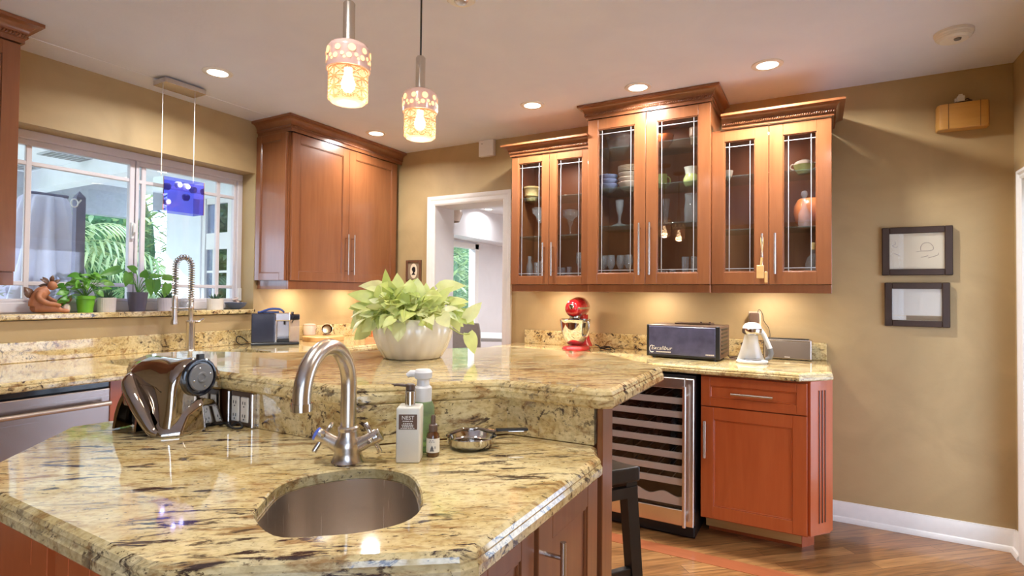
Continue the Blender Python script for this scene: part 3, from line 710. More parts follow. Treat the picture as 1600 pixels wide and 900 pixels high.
# bottle ends glinting on the racks
bot = None
for k, z in enumerate((.632, .562, .492)):
    for j in range(5):
        x, zz = -.815+x0+.085+j*.085+random.uniform(-.012, .012), z+.018
        if bot is None:
            bm = B(); lathe(bm, [(0, 0), (.0135, 0), (.0135, .03), (.013, .06), (.034, .11), (.036, .13), (.036, .26), (0, .265)], 16, mx=Matrix.Rotation(R(-90), 4, 'X'))
            bot = obj('wine_bottle', bm, 'blackgloss', None, 40, loc=(x, 2.945, zz+.010)); tag(bot, 'dark wine bottle lying neck forward on a rack in the wine cooler', 'wine bottle', 'bottles in the wine cooler')
        else:
            o = bot.copy(); o.location = (x, 2.945, zz+.010); C.objects.link(o)
# window-wall base run
def pt(x, y): return (x, y)
bm = B()
hole = [(-3.19+.06*(1-cos(a)) if False else 0, 0) for a in ()]
def rrect(x0, y0, x1, y1, r, n=6, cw=False):
    p = []
    for cx_, cy_, a0 in ((x1-r, y1-r, 0), (x0+r, y1-r, pi/2), (x0+r, y0+r, pi), (x1-r, y0+r, 3*pi/2)):
        for i in range(n+1): a = a0+pi/2*i/n; p.append((cx_+r*cos(a), cy_+r*sin(a)))
    return p
slab(bm, [(XW+.001, .10), (-2.715, .10), (-2.715, 2.88), (-2.66, 2.95), (-2.66, YB-.001), (XW+.001, YB-.001)], CB, CT, hole=rrect(-3.185, 1.40, -2.84, 2.20, .07))
tag(obj('worktop', bm, 'granite'), 'granite worktop under the window with the large sink cut out', 'worktop')
bm = B(); box(bm, XW+.001, .10, CT, XW+.022, 2.440, .992, .003); box(bm, XW+.001, 2.440, CT, XW+.022, YB-.001, .992, .003); box(bm, XW+.022, YB-.022, CT, -2.82, YB-.001, .992, .003)
tag(obj('backsplash', bm, 'granite'), 'low granite upstand below the window sill turning the far corner', 'backsplash')
t = thing('kitchen_sink', 'large undermount steel sink in the worktop under the window', 'sink', (-3.0125, 1.80, .68))
def basin(bm, poly, z0, z1, r=.03, th=.004):
    rings = []
    prof = [(-.012, z1), (.003, z1), (.005, z0+r)]+[(.005+r*(1-cos(a)), z0+r*(1-sin(a))) for a in (pi/8, pi/4, 3*pi/8, pi/2)]
    for d, z in prof: rings.append([bm.verts.new((x, y, z)) for x, y in offset(poly, d)])
    for a, b in zip(rings, rings[1:]):
        for k in range(len(a)): bm.faces.new((a[k], a[(k+1) % len(a)], b[(k+1) % len(a)], b[k]))
    fill(bm, [rings[-1]], z0, True)
bm = B(); basin(bm, rrect(-3.185+3.0125, 1.40-1.80, -2.84+3.0125, 2.20-1.80, .07), 0, .169); s = obj('basin', bm, 'steel', t, 40); s.modifiers.new('t', 'SOLIDIFY').thickness = -.0015
bm = B(); lathe(bm, [(0, .004), (.02, .004), (.038, .006), (.042, .002)], 24, (0, 0, 0)); obj('drain', bm, 'chrome', t, 40)
t = thing('sink_base_cabinet', 'red cherry base cabinet under the window sink beside the dishwasher', 'cabinet', (XW, 2.45, 0), R(90))
bm = B(); box(bm, -1.16, -.655, .105, -.2, -.02, .66); box(bm, -1.16, -.655, .66, -.2, -.64, .848); box(bm, -.2, -.655, .105, 1.15, -.02, .848); obj('carcass', bm, 'cherry_red', t)
bm = B(); box(bm, -1.16, -.55, 0, 1.15, -.03, .104); obj('plinth', bm, 'cherry_red', t)
for a, b in ((-1.10, -.68), (-.675, -.25), (-.245, .2), (.205, .65)):
    d = panel_door('door', a, b, .115, .84, -.676, t, .06, 'cherry_red'); pull('handle', b-.03, -.676, .62, .80, d)
t = thing('dishwasher', 'stainless steel dishwasher with bar handle below the granite worktop at left', 'dishwasher', (XW, .98, 0), R(90))
bm = B(); box(bm, -.30, -.64, .03, .305, -.03, .845); obj('tub', bm, 'black', t)
bm = B(); box(bm, -.30, -.672, .09, .303, -.64, .815, .006, 2); d = obj('door', bm, 'steel_dark', t, label='stainless door front')
bm = B(); box(bm, -.30, -.655, .820, .303, -.64, .848); obj('control_strip', bm, 'blackgloss', t)
bm = B(); tube(bm, [(-.285, -.715, .755), (.285, -.715, .755)], .011, 14)
for x in (-.25, .25): tube(bm, [(x, -.672, .755), (x, -.715, .755)], .008, 10)
obj('handle', bm, 'nickel', d)
t = thing('base_cabinet', 'cherry base cabinet beneath the left edge of the window worktop, hidden by the island', 'cabinet', (XW, .39, 0), R(90))
bm = B(); box(bm, -.28, -.655, .105, .28, -.02, .848); obj('carcass', bm, 'cherry_red', t)
bm = B(); box(bm, -.28, -.55, 0, .28, -.03, .104); obj('plinth', bm, 'cherry_red', t)
panel_door('door', -.278, .278, .115, .84, -.676, t, .06, 'cherry_red')
# ------------------------------------------------------------------ island
def fine_print(parent, y, rows, m='labelwhite', h=.0010):
    bm = B()
    for x, z, w in rows:
        k = max(2, int(w/.0035)); q = w/k
        for i in range(k): box(bm, x-w/2+q*i, y-.0003, z-h, x-w/2+q*i+q*(.62+.2*((i*7) % 3)/2), y, z+h)
    return obj('fine_print', bm, m, parent)
PX = [(-1.78, .94), (-.955, .95), (-.700, 1.240), (-.466, 1.250)]          # face of the raised splash
def strip(a, b):      # polygon between two offsets behind the face line
    def off(d):
        o = []
        for i, p in enumerate(PX):
            ds = []
            if i: ds.append((Vector(p)-Vector(PX[i-1])).normalized())
            if i < len(PX)-1: ds.append((Vector(PX[i+1])-Vector(p)).normalized())
            ns = [Vector((-q.y, q.x)) for q in ds]; m = ns[0] if len(ns) == 1 else (ns[0]+ns[1])/(1+ns[0].dot(ns[1]))
            o.append((p[0]+m.x*d, p[1]+m.y*d))
        return o
    return off(a)+off(b)[::-1]
sink_c = (-.729, .708)
ctrl = [(-.795, .582), (-.833, .623), (-.885, .703), (-.873, .783), (-.808, .86), (-.709, .863), (-.609, .772), (-.572, .698), (-.595, .635), (-.648, .583), (-.705, .55)]
cp = []
for p in ctrl:
    v = Vector((p[0]-sink_c[0], p[1]-sink_c[1])); v = v.normalized()*(v.length*.92+.157*.08); cp.append(Vector(sink_c)+v)
hole = []
for i in range(len(cp)):
    p0, p1, p2, p3 = cp[i-1], cp[i], cp[(i+1) % len(cp)], cp[(i+2) % len(cp)]
    for k in range(4):
        t = k/4; q = .5*((2*p1)+(p2-p0)*t+(2*p0-5*p1+4*p2-p3)*t*t+(3*p1-p0-3*p2+p3)*t**3); hole.append((q.x, q.y))
hole = hole[::-1]        # CCW
bm = B()
slab(bm, [(-1.43, .408), (-.785, .400), (-.755, .408), (-.432, .638), (-.419, .665), (-.419, 1.180), (-.452, 1.228), (-.458, 1.262), (-.695, 1.252), (-.950, .965), (-1.79, .955), (-1.715, .83), (-1.735, .705)], .846, CT, hole=hole, step=.022)
tag(obj('island_worktop', bm, 'granite'), 'lower granite island worktop in the foreground with the round sink cut out', 'worktop')
# cabinets below
def unit(label, poly, name='island_cabinet'):
    cx_, cy_ = sum(p[0] for p in poly)/len(poly), sum(p[1] for p in poly)/len(poly)
    t = thing(name, label, 'cabinet', (cx_, cy_, 0))
    lp = [(x-cx_, y-cy_) for x, y in poly]; bm = B(); slab(bm, lp, .10, .845, [(0, 0), (0, 1)], hole=offset(lp, .018)); obj('carcass', bm, 'cherry', t)
    ip = offset(poly, .05); bm = B(); prism(bm, [(x-cx_, y-cy_) for x, y in ip], 0, .099); obj('plinth', bm, 'espresso', t)
    return t, cx_, cy_
def front(t, cx_, cy_, a, b, z0=.115, z1=.838, st=.058, inset=.004, hz=None, side=1, m='cherry'):
    """a shaker door on the face from plan point a to b (outward on the right of travel)"""
    a, b = Vector((a[0]-cx_, a[1]-cy_)), Vector((b[0]-cx_, b[1]-cy_)); L = (b-a).length; an = math.atan2(b.y-a.y, b.x-a.x)
    d = panel_door('door', inset, L-inset, z0, z1, -.021, t, st, m); d.location = (a.x, a.y, 0); d.rotation_euler = (0, 0, an)
    if hz: pull('handle', (L-.035 if side > 0 else .035), -.021, hz[0], hz[1], d, out=.036)
    return d
xr = -.470
t, cx_, cy_ = unit('cherry island cabinet at the right end with a vertical bar handle', [(-.76, .915), (xr, .915), (xr, 1.245), (-.715, 1.235), (-.76, 1.185)])
front(t, cx_, cy_, (xr, .915), (xr, 1.235), hz=(.56, .79), side=-1, st=.062)
t, cx_, cy_ = unit('plain cherry island cabinet below the clipped worktop corner', [(-.92, .45), (-.765, .45), (xr, .672), (xr, .913), (-.92, .913)])
front(t, cx_, cy_, (xr, .685), (xr, .905), st=.5 if False else .05); front(t, cx_, cy_, (-.755, .457), (-.478, .666), hz=(.58, .80))
t, cx_, cy_ = unit('dark shaded cherry island cabinet at the bottom, second from the left corner', [(-1.095, .45), (-.923, .45), (-.923, .93), (-1.095, .93)])
front(t, cx_, cy_, (-1.092, .45), (-.926, .45), m='cherry_red', st=.045)
t, cx_, cy_ = unit('dark shaded cherry island cabinet at the bottom left corner of the photo', [(-1.425, .45), (-1.11, .45), (-1.11, .93), (-1.70, .93), (-1.70, .725)])
front(t, cx_, cy_, (-1.420, .45), (-1.113, .45), hz=None, m='cherry_red'); front(t, cx_, cy_, (-1.695, .72), (-1.43, .452), m='cherry_red')
# raised bar wall, splash and bar top
bm = B(); prism(bm, [(x+1.1, y-1) for x, y in strip(.022, .075)], 0, .984); 
t = thing('bar_support', 'cherry clad knee wall carrying the raised bar', 'counter wall', (-1.1, 1, 0)); obj('core', bm, 'cherry', t)
bm = B(); box(bm, -.4585+1.1, 1.2505-1, 0, -.444+1.1, 1.322-1, .984, .002); obj('end_panel', bm, 'cherry', t)
bm = B()
sp = strip(.001, .0215); n4 = [(-1.298, .9412+.003)]
fpoly = [(-1.298, .9469), sp[1], sp[2], sp[3], sp[4], sp[5], sp[6], (-1.298, .9665)]
prism(bm, fpoly, CT+.0005, .984, .001)
tag(obj('bar_splash', bm, 'granite'), 'granite splash strip between the lower island worktop and the raised bar', 'backsplash')
bm = B(); slab(bm, [(-1.90, .925), (-.975, .935), (-.720, 1.215), (-.440, 1.222), (-.416, 1.245), (-.416, 1.728), (-.693, 2.005), (-.895, 2.012), (-1.131, 2.035), (-1.745, 1.335), (-2.06, 1.20), (-2.06, 1.06)], .985, 1.03)
tag(obj('raised_worktop', bm, 'granite'), 'raised granite bar top carrying the potted plant', 'bar top')
# outlet strip in the splash
t = thing('outlet_plate', 'pair of ivory outlets in the island splash beside the chrome appliance', 'outlet', (-1.352, .944, .936))
bm = B(); box(bm, -.045, -.002, -.044, .046, .0185, .046, .001); obj('plate', bm, 'brownplast', t)
for x in (-.051, .049):
    bm = B(); box(bm, x-.0045, -.009, -.0455, x+.0045, .018, .046, .002); obj('side_trim', bm, 'steel_v', t)
for x in (-.0215, .0175):
    bm = B(); box(bm, x-.0155, -.008, -.034, x+.0155, -.002, .034, .003, 2); r = obj('receptacle', bm, 'cream', t)
    bm = B()
    for z in (-.017, .017):
        for dx in (-.005, .005): box(bm, x+dx-.001, -.0088, z-.003, x+dx+.001, -.0079, z+.005)
        box(bm, x-.002, -.0088, z-.010, x+.002, -.0079, z-.007)
    obj('slot', bm, 'black', r)
bm = B(); random.seed(3)
pts = [(-1.375, .925, .897), (-1.36, .915, .893), (-1.34, .925, .905), (-1.32, .922, .895), (-1.335, .910, .893), (-1.355, .905, .901), (-1.37, .918, .895), (-1.40, .93, .894), (-1.43, .932, .894)]
def smooth_pts(p, n=6):
    p = [Vector(q) for q in p]; o = []
    for i in range(len(p)-1):
        p0, p1, p2, p3 = p[max(i-1, 0)], p[i], p[i+1], p[min(i+2, len(p)-1)]
        for k in range(n):
            t = k/n; o.append(.5*((2*p1)+(p2-p0)*t+(2*p0-5*p1+4*p2-p3)*t*t+(3*p1-p0-3*p2+p3)*t**3))
    return o+[p[-1]]
tube(bm, smooth_pts(pts), .003, 8); tag(obj('power_cord', bm, 'cordblack', None, 60), 'small heap of black power cord under the ivory outlets', 'cord')
# prep sink
t = thing('prep_sink', 'small round undermount steel sink in the island worktop', 'sink', (sink_c[0], sink_c[1], .66))
bm = B(); basin(bm, [(x-sink_c[0], y-sink_c[1]) for x, y in hole], 0, .2065, .035); s = obj('basin', bm, 'steel_v', t, 50); s.modifiers.new('t', 'SOLIDIFY').thickness = -.0015
bm = B(); lathe(bm, [(0, .004), (.018, .004), (.036, .006), (.040, .002)], 24); obj('drain', bm, 'chrome', t, 40)
# prep faucet
fb = Vector((-.877, .862, CT))
t = thing('prep_faucet', 'brushed steel gooseneck tap with two cross handles behind the round sink', 'faucet', fb)
sd = Vector((.30, -.955, 0)).normalized()      # spout direction
wd = Vector((.874, .486, 0)).normalized()      # handle axis
bm = B(); lathe(bm, [(0, 0), (.034, 0), (.035, .003), (.032, .008), (.028, .022), (.030, .034), (.027, .046), (.0215, .056), (.0205, .066), (.022, .068), (.022, .074), (.0185, .077), (0, .077)], 32)
obj('body', bm, 'nickel', t, 40)
r0, rad, zc = .0165, .088, .165
pts = [(0, 0, .07), (0, 0, .12)]+[tuple(v) for v in arc(sd*rad+Vector((0, 0, zc)), rad, pi, -.06, 22, -sd*-1, (0, 0, 1))]
pts = [(0, 0, .07), (0, 0, .12), (0, 0, zc)]+[tuple(sd*rad*(1-cos(a))+Vector((0, 0, zc+rad*sin(a)))) for a in [pi*1.03*i/22 for i in range(1, 23)]]
bm = B(); tube(bm, pts, r0, 22); e = Vector(pts[-1]); dd = (Vector(pts[-1])-Vector(pts[-2])).normalized(); sp_ = obj('spout', bm, 'nickel', t, 50)
bm = B(); tube(bm, [e-dd*.002, e+dd*.012], r0*1.16, 22); obj('aerator', bm, 'chrome', sp_, 50)
for s in (-1, 1):
    ax = (wd*s+Vector((0, 0, .52))).normalized(); p0 = Vector((0, 0, .024)); p1 = p0+ax*.074
    bm = B(); tube(bm, [p0, p0+ax*.03, p0+ax*.045, p1-ax*.004, p1], [.017, .0155, .014, .015, .014], 18); h = obj('handle', bm, 'nickel', t, 50)
    u = ax.cross(Vector((.2, -.9, .3))).normalized(); v = ax.cross(u)
    q = p1-ax*.014
    a0 = R(25)
    bm = B()
    for k in range(2):
        w_ = u*cos(a0+k*pi/2)+v*sin(a0+k*pi/2); tube(bm, [q-w_*.036, q-w_*.034, q+w_*.034, q+w_*.036], [.0035, .0052, .0052, .0035], 12)
    obj('cross_bar', bm, 'chrome', h, 50)
    bm = B(); tube(bm, [p1-ax*.001, p1+ax*.004, p1+ax*.006], [.0145, .0145, .011], 18); obj('cap', bm, 'bluecap' if s < 0 else 'chrome', h, 40, label='blue cold cap' if s < 0 else None)
# soap bottle with a label
t = thing('lotion_bottle', 'square ivory lotion pump bottle with a brown label', 'bottle', (-.773, .940, CT), R(30))
bm = B(); box(bm, -.0255, -.0255, 0, .0255, .0255, .118, .004, 3); obj('bottle', bm, 'soapbody', t, 40)
bm = B(); cyl(bm, 0, 0, .118, .150, .0115, 24, .001); obj('collar', bm, 'chrome', t, 40)
bm = B(); cyl(bm, 0, 0, .150, .165, .010, 20, .002); tube(bm, [(-.004, 0, .161), (-.030, 0, .1625), (-.036, 0, .161)], [.0035, .003, .0025], 10); obj('pump_head', bm, 'brownplast', t, 40)
bm = B(); box(bm, -.0195, -.0268, .072, .0195, -.0254, .104, .0005); lb = obj('label_panel', bm, 'label_brown', t)
text('lettering', 'NEST', .0115, 'labelwhite', lb, face_mx(0, -.0269, .0965), .0004)
fine_print(lb, -.0269, ((0, .0895, .022), (0, .0845, .020), (0, .0812, .026), (0, .0780, .024), (0, .0745, .030)))
# foaming soap behind it
t = thing('soap_dispenser', 'green tinted foam soap dispenser with white pump behind the ivory bottle', 'soap dispenser', (-.795, 1.012, CT), R(30))
bm = B(); lathe(bm, [(0, 0), (.024, 0), (.027, .004), (.027, .10), (.022, .112), (.016, .118), (0, .118)], 26); obj('bottle', bm, 'greensoap', t, 40)
bm = B(); lathe(bm, [(0, .112), (.020, .112), (.0205, .145), (.015, .150), (.014, .163), (.020, .167), (.0215, .180), (.017, .186), (0, .187)], 26); tube(bm, [(0, 0, .176), (-.028, -.005, .177), (-.036, -.006, .172)], [.009, .008, .006], 12); obj('pump_head', bm, 'softwhite', t, 40)
# dropper bottle
t = thing('dropper_bottle', 'small amber dropper bottle with white label beside the ivory pump bottle', 'bottle', (-.748, .990, CT), R(32))
bm = B(); lathe(bm, [(0, 0), (.0135, 0), (.0145, .002), (.0145, .044), (.013, .050), (.008, .0545), (.0075, .058), (0, .058)], 26); obj('bottle', bm, 'ambersolid', t, 40)
bm = B(); lathe(bm, [(.01475, .010), (.01475, .041)], 40); lb = obj('label_panel', bm, 'labelwhite', t, 40)
bm = B(); lathe(bm, [(0, .055), (.0098, .055), (.0098, .069), (.0085, .0705), (.0055, .0715), (.0052, .080), (.0058, .086), (.004, .0905), (0, .0915)], 22); obj('dropper_cap', bm, 'brownplast', t, 40)
bm = B()
tr = [(-.006, 0), (.004, 0), (-.001, .012)]
for q in range(2):
    v = [bm.verts.new((x*(1-.25*q), -.01478-.0002, .0135+z*(1-.3*q)+.005*q)) for x, z in tr]; bm.faces.new(v)
obj('printed_mark', bm, 'grey', lb)
fine_print(lb, -.0149, ((-.001, .037, .010), (-.001, .034, .013), (.006, .020, .004), (.006, .022, .004), (.006, .024, .004)), 'grey', .0006)
# steel pan with tongs-like handle
t = thing('small_pan', 'little polished steel pan with a dark flat handle against the splash', 'pan', (-.716, 1.096, CT), R(36))
bm = B(); lathe(bm, [(0, .0), (.040, 0), (.050, .004), (.056, .013), (.058, .024), (.0605, .0265), (.0595, .0275), (.0565, .0245), (.0535, .013), (.047, .006), (0, .0045)], 40); obj('bowl', bm, 'chrome', t, 50)
bm = B(); tube(bm, [(-.054, 0, .026), (-.052, .018, .0275), (-.02, .052, .029), (.02, .054, .029), (.056, .020, .030), (.100, .012, .031), (.135, .012, .031)], [.003, .0035, .0035, .0035, .0042, .0055, .005], 8); obj('handle', bm, 'gun', t, 50)
bm = B(); box(bm, .060, .004, .0325, .138, .020, .038, .002, 2); obj('grip', bm, 'black', t)
# chrome appliance: saddle-shaped polished housing with a round dial
t = thing('chrome_food_mill', 'polished chrome countertop appliance on arched feet with a round black dial', 'kitchen appliance', (-1.502, .845, CT), R(6)); t.scale = (.87, 1, 1.05)
def section(hw, zt, zb, sh, n=14):
    """inverted U: list (y,z) from near foot over the top to far foot"""
    p = [(-hw*1.10, zb), (-hw*1.04, zb+(zt-zb)*.25), (-hw*1.01, zb+(zt-zb)*.48)]
    for i in range(n+1): a = pi-pi*i/n; p.append((hw*cos(a), zt-hw*sh+hw*sh*sin(a)))
    return p+[(hw*1.01, zb+(zt-zb)*.48), (hw*1.04, zb+(zt-zb)*.25), (hw*1.10, zb)]
bm = B(); rows = []
for x, hw, zt, zb in ((-.120, .030, .135, .105), (-.1195, .052, .158, .088), (-.112, .066, .170, .075), (-.085, .0715, .1755, .062), (-.02, .0690, .1735, .060), (.035, .0690, .1735, .055), (.070, .0735, .1780, .03), (.098, .0740, .1775, .008), (.110, .070, .174, .006), (.114, .058, .163, .012), (.1145, .036, .140, .03)):
    rows.append([bm.verts.new((x, y, z)) for y, z in section(hw, zt, zb, 1.0)])
for a, b in zip(rows, rows[1:]):
    for k in range(len(a)-1): bm.faces.new((a[k], a[k+1], b[k+1], b[k]))
    bm.faces.new((a[-1], a[0], b[0], b[-1]))
bm.faces.new(rows[0]); bm.faces.new(rows[-1][::-1])
obj('housing', bm, 'gun', t, 60)
for s in (-1, 1):          # curved struts sweeping from the rear shoulder to the front foot, rear arched foot
    bm = B()
    pts = smooth_pts([(-.088, s*.060, .128), (-.062, s*.080, .116), (-.030, s*.086, .090), (.015, s*.088, .050), (.060, s*.088, .012), (.085, s*.084, .006)], 5)
    tube(bm, pts, [.008+.012*sin(pi*min(1, .15+i/len(pts)*.9)) for i in range(len(pts))], 14); obj('strut', bm, 'gun', t, 60)
    bm = B()
    prev = None
    for i in range(13):
        a = pi*i/12; x, z = -.072-.054*cos(a), .003+.100*sin(a)**.75
        w0, w1 = s*.040, s*(.086-.016*sin(a))
        cur = [bm.verts.new(c) for c in ((x, w0, z), (x, w1, z), (-.072-.044*cos(a), w1, max(.003, z-.012)), (-.072-.044*cos(a), w0, max(.003, z-.012)))]
        if prev:
            for j in range(4): bm.faces.new((prev[j], prev[(j+1) % 4], cur[(j+1) % 4], cur[j]))
        prev = cur
    obj('arched_foot', bm, 'bronze', t, 40)
bm = B(); box(bm, -.112, -.050, .002, -.022, .050, .085, .012, 2); obj('recess', bm, 'black', t)
# front foot: faceted flared skirt
bm = B()
ring0 = [(.055, -.092, 0), (.100, -.094, 0), (.135, -.060, 0), (.142, .0, 0), (.134, .060, 0), (.100, .088, 0), (.055, .086, 0)]
ring1 = [(x, y, .010) for x, y, z in ring0]
ring2 = [(.060, -.080, .030), (.098, -.080, .018), (.126, -.040, .046), (.130, .0, .066), (.126, .045, .058), (.100, .078, .034), (.060, .078, .030)]
ring3 = [(.060, -.070, .042), (.094, -.070, .034), (.112, -.038, .062), (.1148, .0, .084), (.113, .042, .072), (.096, .070, .046), (.060, .070, .042)]
vr = [[bm.verts.new(c) for c in r] for r in (ring0, ring1, ring2, ring3)]
for a, b in zip(vr, vr[1:]):
    for k in range(6): bm.faces.new((a[k], a[k+1], b[k+1], b[k]))
bm.faces.new(vr[0]); bm.faces.new(vr[3][::-1]); bm.faces.new((vr[0][0], vr[1][0], vr[2][0], vr[3][0], vr[3][6], vr[2][6], vr[1][6], vr[0][6]))
o = obj('front_foot', bm, 'gun', t, 25); md = o.modifiers.new('b', 'BEVEL'); md.width = .004; md.segments = 3; md.limit_method = 'ANGLE'; md.angle_limit = R(12)
ry = Matrix.Rotation(R(90), 4, 'Y')
kc = (.1145, -.004, .133)
bm = B(); lathe(bm, [(.0, 0), (.046, 0), (.047, .004), (.047, .011), (.044, .014), (.040, .014), (.038, .010), (0, .010)], 40, kc, ry, fn=lambda a, z: 1+.012*sin(a*24)*(z > .003)); dl = obj('dial', bm, 'blackgloss', t, 40, label='black round dial')
bm = B(); lathe(bm, [(0, .010), (.033, .010), (.034, .015), (.032, .018), (.014, .018), (.012, .0215), (.008, .0215), (.007, .018), (0, .018)], 32, kc, ry); obj('hub', bm, 'grey', dl, 40)
bm = B()
for k in range(4):
    a = k*pi/2+.3; lathe(bm, [(0, .018), (.0028, .018), (.0024, .0195), (0, .02)], 8, (kc[0], kc[1]+.024*cos(a), kc[2]+.024*sin(a)), ry)
obj('screw', bm, 'chrome', dl, 40, label='four small screws')
bm = B(); box(bm, kc[0]+.002, -.013, .176, kc[0]+.014, .005, .190, .002, 2); obj('catch', bm, 'black', dl)
# bar stool tucked under the bar
t = thing('bar_stool', 'black wooden saddle bar stool tucked under the bar overhang', 'stool', (-.700, 1.672, 0), R(55))
# local x along the short side (55 deg), local y along the long side (145 deg)
bm = B(); n = 8; rows = []
for j in range(n+1):
    y = -.20+.40*j/n; z = .715+.018*(abs(y)/.2)**2; rows.append([bm.verts.new(c) for c in ((-.12, y, z-.045), (-.12, y, z), (.12, y, z), (.12, y, z-.045))])
for a, b in zip(rows, rows[1:]):
    for k in range(4): bm.faces.new((a[k], a[(k+1) % 4], b[(k+1) % 4], b[k]))
bm.faces.new(rows[0]); bm.faces.new(rows[-1][::-1]); o = obj('seat', bm, 'espresso', t); md = o.modifiers.new('b', 'BEVEL'); md.width = .006; md.segments = 2; md.limit_method = 'ANGLE'; md.angle_limit = R(50)
bm = B(); box(bm, -.114, -.195, .640, -.094, .195, .672); box(bm, .094, -.195, .640, .114, .195, .672); box(bm, -.094, -.195, .640, .094, -.175, .672); box(bm, -.094, .175, .640, .094, .195, .672); obj('apron', bm, 'espresso', t)
def leg(x, y):
    bm = B(); f2 = 1.42; tx, ty = x, y; w_, w2 = .020, .017
    v = [bm.verts.new((x*f+dx*w, y*(1.16 if f > 1 else 1)+dy*w, z)) for f, z, w in ((f2, 0, w2), (1, .69, w_)) for dx, dy in ((-1, -1), (1, -1), (1, 1), (-1, 1))]
    for q in ((3, 2, 1, 0), (4, 5, 6, 7), (0, 1, 5, 4), (1, 2, 6, 5), (2, 3, 7, 6), (3, 0, 4, 7)): bm.faces.new([v[i] for i in q])
    obj('leg', bm, 'espresso', t)
for x in (-.095, .095):
    for y in (-.17, .17): leg(x, y)
for y, z in ((-.183, .41), (.183, .41)):
    bm = B(); box(bm, -.105, y-.011, z-.018, .105, y+.011, z+.018, .002); obj('stretcher', bm, 'espresso', t)
for x in (-.124, .124):
    bm = B(); box(bm, x-.010, -.175, .23, x+.010, .175, .262, .002); obj('stretcher', bm, 'espresso', t)
# planter with pothos
t = thing('potted_pothos', 'large cream fluted pot of lime green pothos on the bar top', 'potted plant', (-1.222, 1.495, 1.03))
fn = lambda a, z: 1+.030*(abs(sin(a*8+.3))-.6)*(1 if z < .118 else max(0, 1-(z-.118)/.012))
prof = [(0, 0), (.092, 0), (.100, .004), (.118, .035), (.132, .070), (.137, .098), (.132, .116), (.124, .126), (.122, .133), (.117, .135), (.113, .130), (.110, .115), (0, .112)]
bm = B(); lathe(bm, prof, 128, fn=fn); obj('pot', bm, 'cream', t, 50)
bm = B(); lathe(bm, [(.108, .110), (.09, .118), (0, .122)], 24); obj('soil', bm, 'soil', t, 60)
random.seed(11)
fm, sm_ = B(), B()
def frond(base, tip, nrm, L, w, droop=.3):
    base, tip = Vector(base), Vector(tip); m = (base+tip)/2+Vector((0, 0, .018))
    tube(sm_, smooth_pts([base, m, tip], 4), .0017, 5)
    d = (tip-m).normalized()+Vector((random.uniform(-.6, .6), random.uniform(-.6, .6), random.uniform(-.6, .3))); leaf_heart(fm, tip, d, nrm, L, w, .22, droop)
for k in range(150):
    a = random.uniform(0, 2*pi); rr = random.uniform(.02, .095); b = (rr*cos(a)*.8, rr*sin(a)*.8, .122)
    el = random.uniform(.1, 1.35); R2 = random.uniform(.06, .145)
    tip = (b[0]+R2*cos(a)*cos(el)*.95, b[1]+R2*sin(a)*cos(el)*.95, .125+R2*sin(el)*.80)
    nr = Vector((cos(a)*.25-.15, sin(a)*.25-.75, .8)) + Vector((random.uniform(-.8, .8), random.uniform(-.6, .4), random.uniform(-.3, .3)))
    frond(b, tip, nr, random.uniform(.042, .072), random.uniform(.030, .050), random.uniform(.1, .6))
for k in range(46):
    r_ = random.uniform(-.12, .11); f_ = random.uniform(-.07, .05); z = .155+random.uniform(0, .085)*(1-abs(r_)/.16)
    vv = Vector((.874, .486, 0))*r_+Vector((-.486, .874, 0))*f_; b = (vv.x*.5, vv.y*.5, .122)
    tube(sm_, smooth_pts([b, (vv.x*.7, vv.y*.7, z*.7+.03), (vv.x, vv.y, z)], 4), .0017, 5)
    d = Vector((.874, .486, 0))*random.uniform(-.8, .8)+Vector((0, 0, random.uniform(-.5, .9)))+Vector((.486, -.874, 0))*.3
    leaf_heart(fm, (vv.x, vv.y, z), d, Vector((.486, -.874, 0))+Vector((random.uniform(-.5, .5), random.uniform(-.5, .5), .5)), random.uniform(.052, .080), random.uniform(.038, .056), .25, .2)
rv = Vector((.874, .486, 0)); fv = Vector((-.486, .874, 0))
def at(r_, f, z): v = rv*r_+fv*f; return (v.x, v.y, z)
for (r_, f, z, L, w, br, nz) in ((-.185, .0, .145, .075, .06, -.08, .4), (-.15, -.03, .20, .09, .05, -.06, .6), (-.115, -.01, .235, .085, .055, -.05, .9), (-.165, -.05, .10, .06, .05, -.09, .3), (-.13, -.085, .125, .055, .045, -.08, .3), (.19, 0, .155, .06, .05, .09, .5), (.165, -.02, .16, .06, .05, .08, .8), (.10, .0, .235, .09, .06, .05, .7), (.145, -.03, .175, .06, .05, .07, .8), (-.03, -.115, .135, .055, .045, -.02, .2)):
    d0 = at(br, f*.5, .125); tp = at(r_*.86, f, z)
    tube(sm_, smooth_pts([d0, at((br+r_*.86)/2, f*.8, (z+.125)/2+.02), tp], 4), .002, 5)
    dv = rv*(1 if r_ > 0 else -1)*.8+fv*(-.2)+Vector((0, 0, .3 if z > .17 else -.5)); leaf_heart(fm, tp, dv, Vector((0, 0, 1))*nz-fv, L, w, .2, .4)
tip = at(-.085, -.02, .215); leaf_heart(fm, tip, Vector((.05, 0, 1))-rv*.15, -fv+rv*.4, .09, .035, .2, -.1); tube(sm_, [at(-.05, 0, .13), tip], .002, 5)
tube(sm_, smooth_pts([at(.10, -.03, .128), at(.145, -.05, .10), at(.175, -.05, .085), at(.20, -.04, .086)], 5), .0022, 6)
leaf_heart(fm, at(.195, -.04, .088), rv*.35+Vector((0, 0, -1)), -fv+rv*.5, .075, .05, .2, .1); leaf_heart(fm, at(.185, -.02, .135), rv*.7+Vector((0, 0, .75)), -fv, .08, .045, .3, -.1)
leaf_heart(fm, at(-.02, -.135, .125), Vector((0, 0, -1))-fv*.25, -fv, .062, .05, .25, .0)
obj('foliage', fm, 'pothos', t, 180); obj('stems', sm_, 'pothostem', t, 180)
